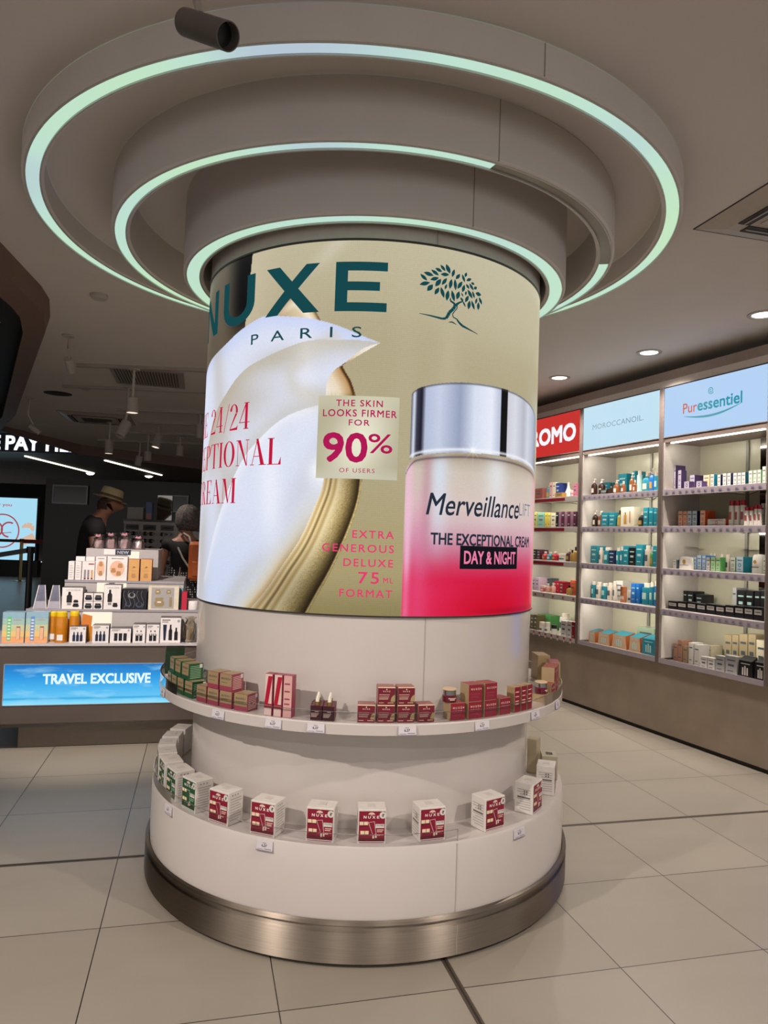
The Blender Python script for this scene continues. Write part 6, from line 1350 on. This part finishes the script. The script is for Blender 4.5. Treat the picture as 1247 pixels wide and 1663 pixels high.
def cassette(cx, cy, s, rz, lab):
    t = empty('air_conditioner', (cx, cy, CZ), rz, label=lab, cat='air conditioner'); a = s/2; p = mat('ac_panel', 'b0a699', .45); dkx = mat('ac_dark', '1c1815', .6)
    m = MB(); m.add([(-a, -a, -.002), (a, -a, -.002), (a, a, -.002), (-a, a, -.002), (-a+.1, -a+.1, -.03), (a-.1, -a+.1, -.03), (a-.1, a-.1, -.03), (-a+.1, a-.1, -.03)], [(0, 4, 5, 1), (1, 5, 6, 2), (2, 6, 7, 3), (3, 7, 4, 0), (7, 6, 5, 4)], p); m.box(-a-.003, a+.003, -a-.003, a+.003, -.003, -.0005, dkx); m.build('panel', t)
    for k in range(4):
        M = Matrix.Rotation(PI/2*k, 4, 'Z'); m = MB(); m.box(-a+.17, a-.17, -a+.105, -a+.165, -.034, -.028, dkx, M=M).box(-a+.18, a-.18, -a+.130, -a+.136, -.038, -.03, p, M=M); m.build('air_slot', t)
    m = MB(); b = a-.20; m.box(-b, b, -b, b, -.036, -.028, p, .002); [m.box(-b+.06, b-.06, y, y+.008, -.038, -.035, dkx) for y in np.arange(-b+.07, b-.07, .026)]; m.build('intake_grille', t)
c_ = Vector((1.51, 3.34))+Vector((gx.x, gx.y))*.44-Vector((gy.x, gy.y))*.44
cassette(c_.x, c_.y, .88, GA, 'square ceiling air conditioner panel cut by the right edge'); cassette(-3.75, 9.85, .9, GA, 'distant square ceiling air conditioner above the pay sign')
t = empty('air_grille', (-2.23, 7.13, CZ), GA, label='rectangular white slatted air grille left of the pillar', cat='vent'); m = MB().box(-.34, .34, -.38, .38, -.012, -.001, mat('grille_white', '9d958f', .5)); m.build('frame', t)
m = MB(); [m.box(x, x+.012, -.32, .32, -.0135, -.0118, mat('grille_dark', '3d3733', .6)) for x in np.arange(-.30, .29, .027)]; m.build('slat', t)
for x, y, r, c, nm, lab in ((-1.81, 4.67, .055, sil, 'smoke_detector', 'round white ceiling detector near the ring lights'), (-3.1, 7.75, .05, sil, 'smoke_detector', 'small round ceiling detector left of the air grille'), (-3.57, 8.16, .15, mat('hole_black', '0a0808', .7), 'downlight_hole', 'black round opening in the ceiling at the left')):
    MB().lathe([(0, -.03 if c is sil else -.004), (r*.8, -.03 if c is sil else -.004), (r, -.018 if c is sil else -.002), (r, 0)], c, 28).build(nm, label=lab, cat='ceiling fitting').location = (x, y, CZ-.0005)  # the black disc stands in for a dark downlight hole
t = track_spot((-3.95, 8.6, 2.62), (-4.05, 8.55, 2.70), (-4.05, 8.5, CZ), .035, mat('spot_white', 'a59d95'), False, 'small white camera on a stem in front of the pay sign', stem_r=.01)

# ------------------------------------------------------------------ people
def skin_obj(name, nodes, edges, m, parent=None, sub=2):
    """nodes: name -> (x, y, z, r); the first is the root"""
    me = bpy.data.meshes.new(name); keys = list(nodes); me.from_pydata([nodes[k][:3] for k in keys], [(keys.index(a), keys.index(b)) for a, b in edges], [])
    o = bpy.data.objects.new(name, me); C.objects.link(o); me.materials.append(m); o.parent = parent
    md = o.modifiers.new('skin', 'SKIN'); md.use_smooth_shade = True; md.branch_smoothing = .6
    if not me.skin_vertices: me.attributes.new('skin', 'FLOAT', 'POINT')
    for i, k in enumerate(keys):
        r_ = nodes[k][3]; sv = me.skin_vertices[0].data[i]; sv.radius = (r_, r_) if not isinstance(r_, tuple) else r_; sv.use_root = (i == 0)
    s_ = o.modifiers.new('sub', 'SUBSURF'); s_.levels = sub; s_.render_levels = sub; return o
def chain(E, *ks): E += list(zip(ks, ks[1:]))
def body_nodes(H, arms, sh=.19, fat=1.0, head=(0, .02)):
    k = H/1.8; hx, hy = head
    N = {'pelvis': (0, 0, .96*k, .135*fat), 'waist': (0, 0, 1.10*k, .125*fat), 'chest': (0, 0, 1.30*k, .145*fat), 'upchest': (0, -.01, 1.42*k, .12), 'neck': (0, .0, 1.52*k, .055), 'jaw': (hx*.5, hy*.6+.01, 1.60*k, .070), 'head': (hx, hy, 1.69*k, .090), 'crown': (hx, hy-.01, 1.745*k, .078), 'nose': (hx*1.5, hy+.105, 1.655*k, .014), 'brow': (hx*1.2, hy+.075, 1.665*k, .045)}
    E = []; chain(E, 'pelvis', 'waist', 'chest', 'upchest', 'neck', 'jaw', 'head', 'crown'); chain(E, 'head', 'brow', 'nose')
    for s in (-1, 1):
        q = 'LR'[s > 0]; N['hip'+q] = (s*.10, 0, .90*k, .105*fat); N['knee'+q] = (s*.11, .03, .50*k, .058); N['ank'+q] = (s*.11, -.01, .09*k, .040); N['toe'+q] = (s*.13, .17, .035, .032)
        chain(E, 'pelvis', 'hip'+q, 'knee'+q, 'ank'+q, 'toe'+q)
        N['sh'+q] = (s*sh, -.01, 1.43*k, .062*fat); el, wr, hd = arms[s > 0]; N['el'+q] = (*el, .040*fat); N['wr'+q] = (*wr, .026); N['ear'+q] = (hx+s*.088, hy-.01, 1.66*k, .018)
        chain(E, 'upchest', 'sh'+q, 'el'+q, 'wr'+q); chain(E, 'head', 'ear'+q)
        w_, h_ = Vector(wr), Vector(hd); d = (h_-w_).normalized(); sd = d.cross(Vector((0, 1, 0)) if abs(d.y) < .8 else Vector((1, 0, 0))).normalized()
        pm_ = w_+d*.07; N['palm'+q] = (*pm_, .026); chain(E, 'wr'+q, 'palm'+q)
        cu = sd.cross(d)*.35
        for i, (o_, L) in enumerate(((-.026, .062), (-.009, .074), (.009, .070), (.026, .054))):
            a = pm_+sd*o_+d*.022; b = a+d*L*.5; c = b+(d+cu).normalized()*L*.5
            for nm_, p_, r_ in (('a', a, .0095), ('b', b, .0085), ('c', c, .0075)): N['f%d%s%s' % (i, nm_, q)] = (*p_, r_)
            chain(E, 'palm'+q, 'f%da%s' % (i, q), 'f%db%s' % (i, q), 'f%dc%s' % (i, q))
        a = w_+d*.035-sd*.03; b = a-sd*.018+d*.03; N['t1'+q] = (*a, .011); N['t2'+q] = (*b, .009); chain(E, 'palm'+q, 't1'+q, 't2'+q)
    return N, E, k
def sub_nodes(N, keys, add): return {q: (*N[q][:3], N[q][3]+add) for q in keys}
skinm = mat('skin', '9a6c58', .55, noise=.05)
# man with the straw hat
man = empty('person', (-2.80, 7.40, 0), R(-66), label='man in black T-shirt and straw hat looking down, behind the promotion table', cat='person')
arms = [((-.27, .02, 1.18), (-.22, .24, 1.08), (-.20, .34, 1.06)), ((.27, .02, 1.18), (.22, .24, 1.08), (.20, .34, 1.06))]
N, E, k = body_nodes(1.89, arms, .215, 1.18, (0, .085))
for q_, v_ in {'upchest': (0, .0, 1.52, .14), 'neck': (0, .05, 1.645, .072), 'jaw': (0, .12, 1.69, .092), 'head': (0, .15, 1.765, .122), 'crown': (0, .13, 1.82, .105), 'brow': (0, .235, 1.735, .05), 'nose': (0, .285, 1.725, .018), 'earL': (-.098, .13, 1.745, .022), 'earR': (.098, .13, 1.745, .022), 'shL': (-.215, -.01, 1.54, .08), 'shR': (.215, -.01, 1.54, .08), 'chest': (0, 0, 1.38, .17)}.items(): N[q_] = v_
skin_obj('body', N, E, skinm, man)
blackc = mat('shirt_black', '0e0d10', .85, noise=.15, nscale=20)
T = sub_nodes(N, ['pelvis', 'waist', 'chest', 'upchest', 'shL', 'shR'], .03); T['slL'] = (-.26, .005, 1.38, .085); T['slR'] = (.26, .005, 1.38, .085); T['coll'] = (0, .02, 1.625, .085)
Et = [('pelvis', 'waist'), ('waist', 'chest'), ('chest', 'upchest'), ('upchest', 'coll'), ('upchest', 'shL'), ('upchest', 'shR'), ('shL', 'slL'), ('shR', 'slR')]; skin_obj('t_shirt', T, Et, blackc, man)
T = sub_nodes(N, ['pelvis', 'hipL', 'hipR', 'kneeL', 'kneeR', 'ankL', 'ankR'], .02); skin_obj('trousers', T, [('pelvis', 'hipL'), ('pelvis', 'hipR'), ('hipL', 'kneeL'), ('hipR', 'kneeR'), ('kneeL', 'ankL'), ('kneeR', 'ankR')], mat('trousers', '22242c', .8), man)
hz = N['head'][2]; straw = mat('straw', 'b3a27f', .7, noise=.14, nscale=120)
HM = Matrix.Translation((0, .145, hz+.052)) @ Matrix.Rotation(R(-16), 4, 'X')
MB().lathe([(.150, -.012), (.152, -.008), (.104, .0), (.098, .012), (.098, .045), (.092, .095), (.080, .108), (.04, .102), (0, .100)], straw, 36, M=HM, sy=1.15).lathe([(.148, -.012), (.10, -.003)], straw, 36, M=HM, sy=1.15).build('hat', man)
MB().lathe([(.0995, .008), (.0995, .034)], mat('hat_band', '5c4a38', .7), 36, M=HM, sy=1.15).build('hat_band', man)
MB().lathe([(.0, .07), (.06, .06), (.088, .02), (.094, -.03), (.085, -.075), (.06, -.10)], mat('hair_brown', '3c2a20', .8, noise=.2, nscale=90), 24, M=Matrix.Translation((0, .125, hz+.0)) @ Matrix.Diagonal((1.06, 1.06, .9, 1)), a0=-80, a1=80, sy=1.1).build('hair', man)
for s in (-1, 1): MB().lathe([(0, 0), (.045, 0), (.05, .02), (.04, .06), (0, .075)], blackc, 16, M=Matrix.Translation((s*.12, .06, 0)) @ Matrix.Diagonal((1, 2.6, 1, 1))).build('shoe', man)
# woman with the orange backpack
wom = empty('person', (-1.73, 6.85, 0), R(14), label='woman with short grey hair, black and dotted dress and orange backpack by the sunglasses', cat='person')
arms = [((-.20, -.02, 1.17), (-.205, .08, .97), (-.215, .14, .87)), ((.20, .0, 1.15), (.18, .22, 1.05), (.16, .30, 1.05))]
N, E, k = body_nodes(1.74, arms, .16, .88, (.02, .05)); N['head'] = (*N['head'][:3], .115); skin_obj('body', N, E, skinm, wom)
T = sub_nodes(N, ['waist', 'chest', 'upchest', 'shL', 'shR'], .034); T['slL'] = (-.178, -.015, 1.31, .062); T['slR'] = (.178, -.01, 1.31, .062)
skin_obj('dress_top', T, [('waist', 'chest'), ('chest', 'upchest'), ('upchest', 'shL'), ('upchest', 'shR'), ('shL', 'slL'), ('shR', 'slR')], blackc, wom)
def dots_mat():
    m = bpy.data.materials.new('polka_dots'); m.use_nodes = True; nt = m.node_tree; b = nt.nodes['Principled BSDF']; b.inputs['Roughness'].default_value = .85
    tc = nt.nodes.new('ShaderNodeTexCoord'); v = nt.nodes.new('ShaderNodeTexVoronoi'); v.inputs['Scale'].default_value = 46; v.inputs['Randomness'].default_value = .15
    nt.links.new(tc.outputs['Object'], v.inputs['Vector']); r = nt.nodes.new('ShaderNodeValToRGB'); r.color_ramp.interpolation = 'CONSTANT'; r.color_ramp.elements[0].color = (.6, .57, .53, 1); r.color_ramp.elements[1].position = .30; r.color_ramp.elements[1].color = (.008, .008, .01, 1)
    nt.links.new(v.outputs['Distance'], r.inputs[0]); nt.links.new(r.outputs[0], b.inputs['Base Color']); return m
MB().lathe([(.12, 1.18), (.125, 1.10), (.155, .98), (.18, .86), (.21, .6), (.235, .42)], dots_mat(), 40, M=Matrix.Diagonal((1.12, .85, 1, 1))).build('skirt', wom)
hz = N['head'][2]; grey = mat('hair_grey', '4a4340', .9, noise=.5, nscale=60, bump=1)
m = MB(); n = 22; prof = [(.0, .115), (.05, .110), (.088, .075), (.112, .02), (.118, -.03), (.105, -.085), (.075, -.115)]
rng = random.Random(5); nn = 30; vs = []; fs = []
pr = [(.0, .125), (.035, .122), (.07, .105), (.098, .07), (.114, .025), (.118, -.02), (.116, -.06), (.104, -.095), (.08, -.12), (.062, -.13)]
for i in range(nn):
    a_ = 2*PI*i/nn; front = max(0, math.cos(a_-PI))          # face side is +y
    for j, (r_, z_) in enumerate(pr):
        f_ = 1+.05*math.sin(i*2.4+j)+.03*rng.uniform(-1, 1); zz_ = z_
        if front > .35 and z_ < .03: zz_ = .03+(z_-.03)*.12; f_ *= .93
        vs.append((.02+r_*f_*math.sin(a_), .035-r_*f_*1.05*math.cos(a_), hz+zz_))
L_ = len(pr); fs = [(i*L_+j, ((i+1) % nn)*L_+j, ((i+1) % nn)*L_+j+1, i*L_+j+1) for i in range(nn) for j in range(L_-1)]
m.add(vs, fs, grey, True); m.build('hair', wom)
org = mat('backpack_orange', 'c4622c', .6, noise=.06); bp = empty('backpack', (-1.535, 6.64, 1.05), R(14), label='orange backpack worn by the woman, half hidden by the pillar', cat='bag')
m = MB(); m.box(-.10, .18, -.07, .07, 0, .36, org, .03).build('bag_body', bp); MB().box(-.07, .15, -.09, -.07, .04, .18, org, .01).build('pocket', bp)
strp = mat('strap_grey', '8d857c', .6); m = MB().tube([(-.08, .05, .33), (-.10, .10, .40), (-.15, .16, .43), (-.19, .25, .38)], .011, strp, 6); m.build('strap', bp)
MB().tube([(-.08, .0, .10), (-.15, .06, .20), (-.20, .16, .30)], .009, strp, 6).build('strap', bp)
MB().tube([(-.18, .0, -.02), (-.17, .0, .12)], .006, strp, 6).build('strap', bp)
MB().lathe([(.031, -.008), (.033, 0), (.031, .008)], gdark, 16, M=Matrix.Translation((-.205, .075, .985))).build('wristband', wom)
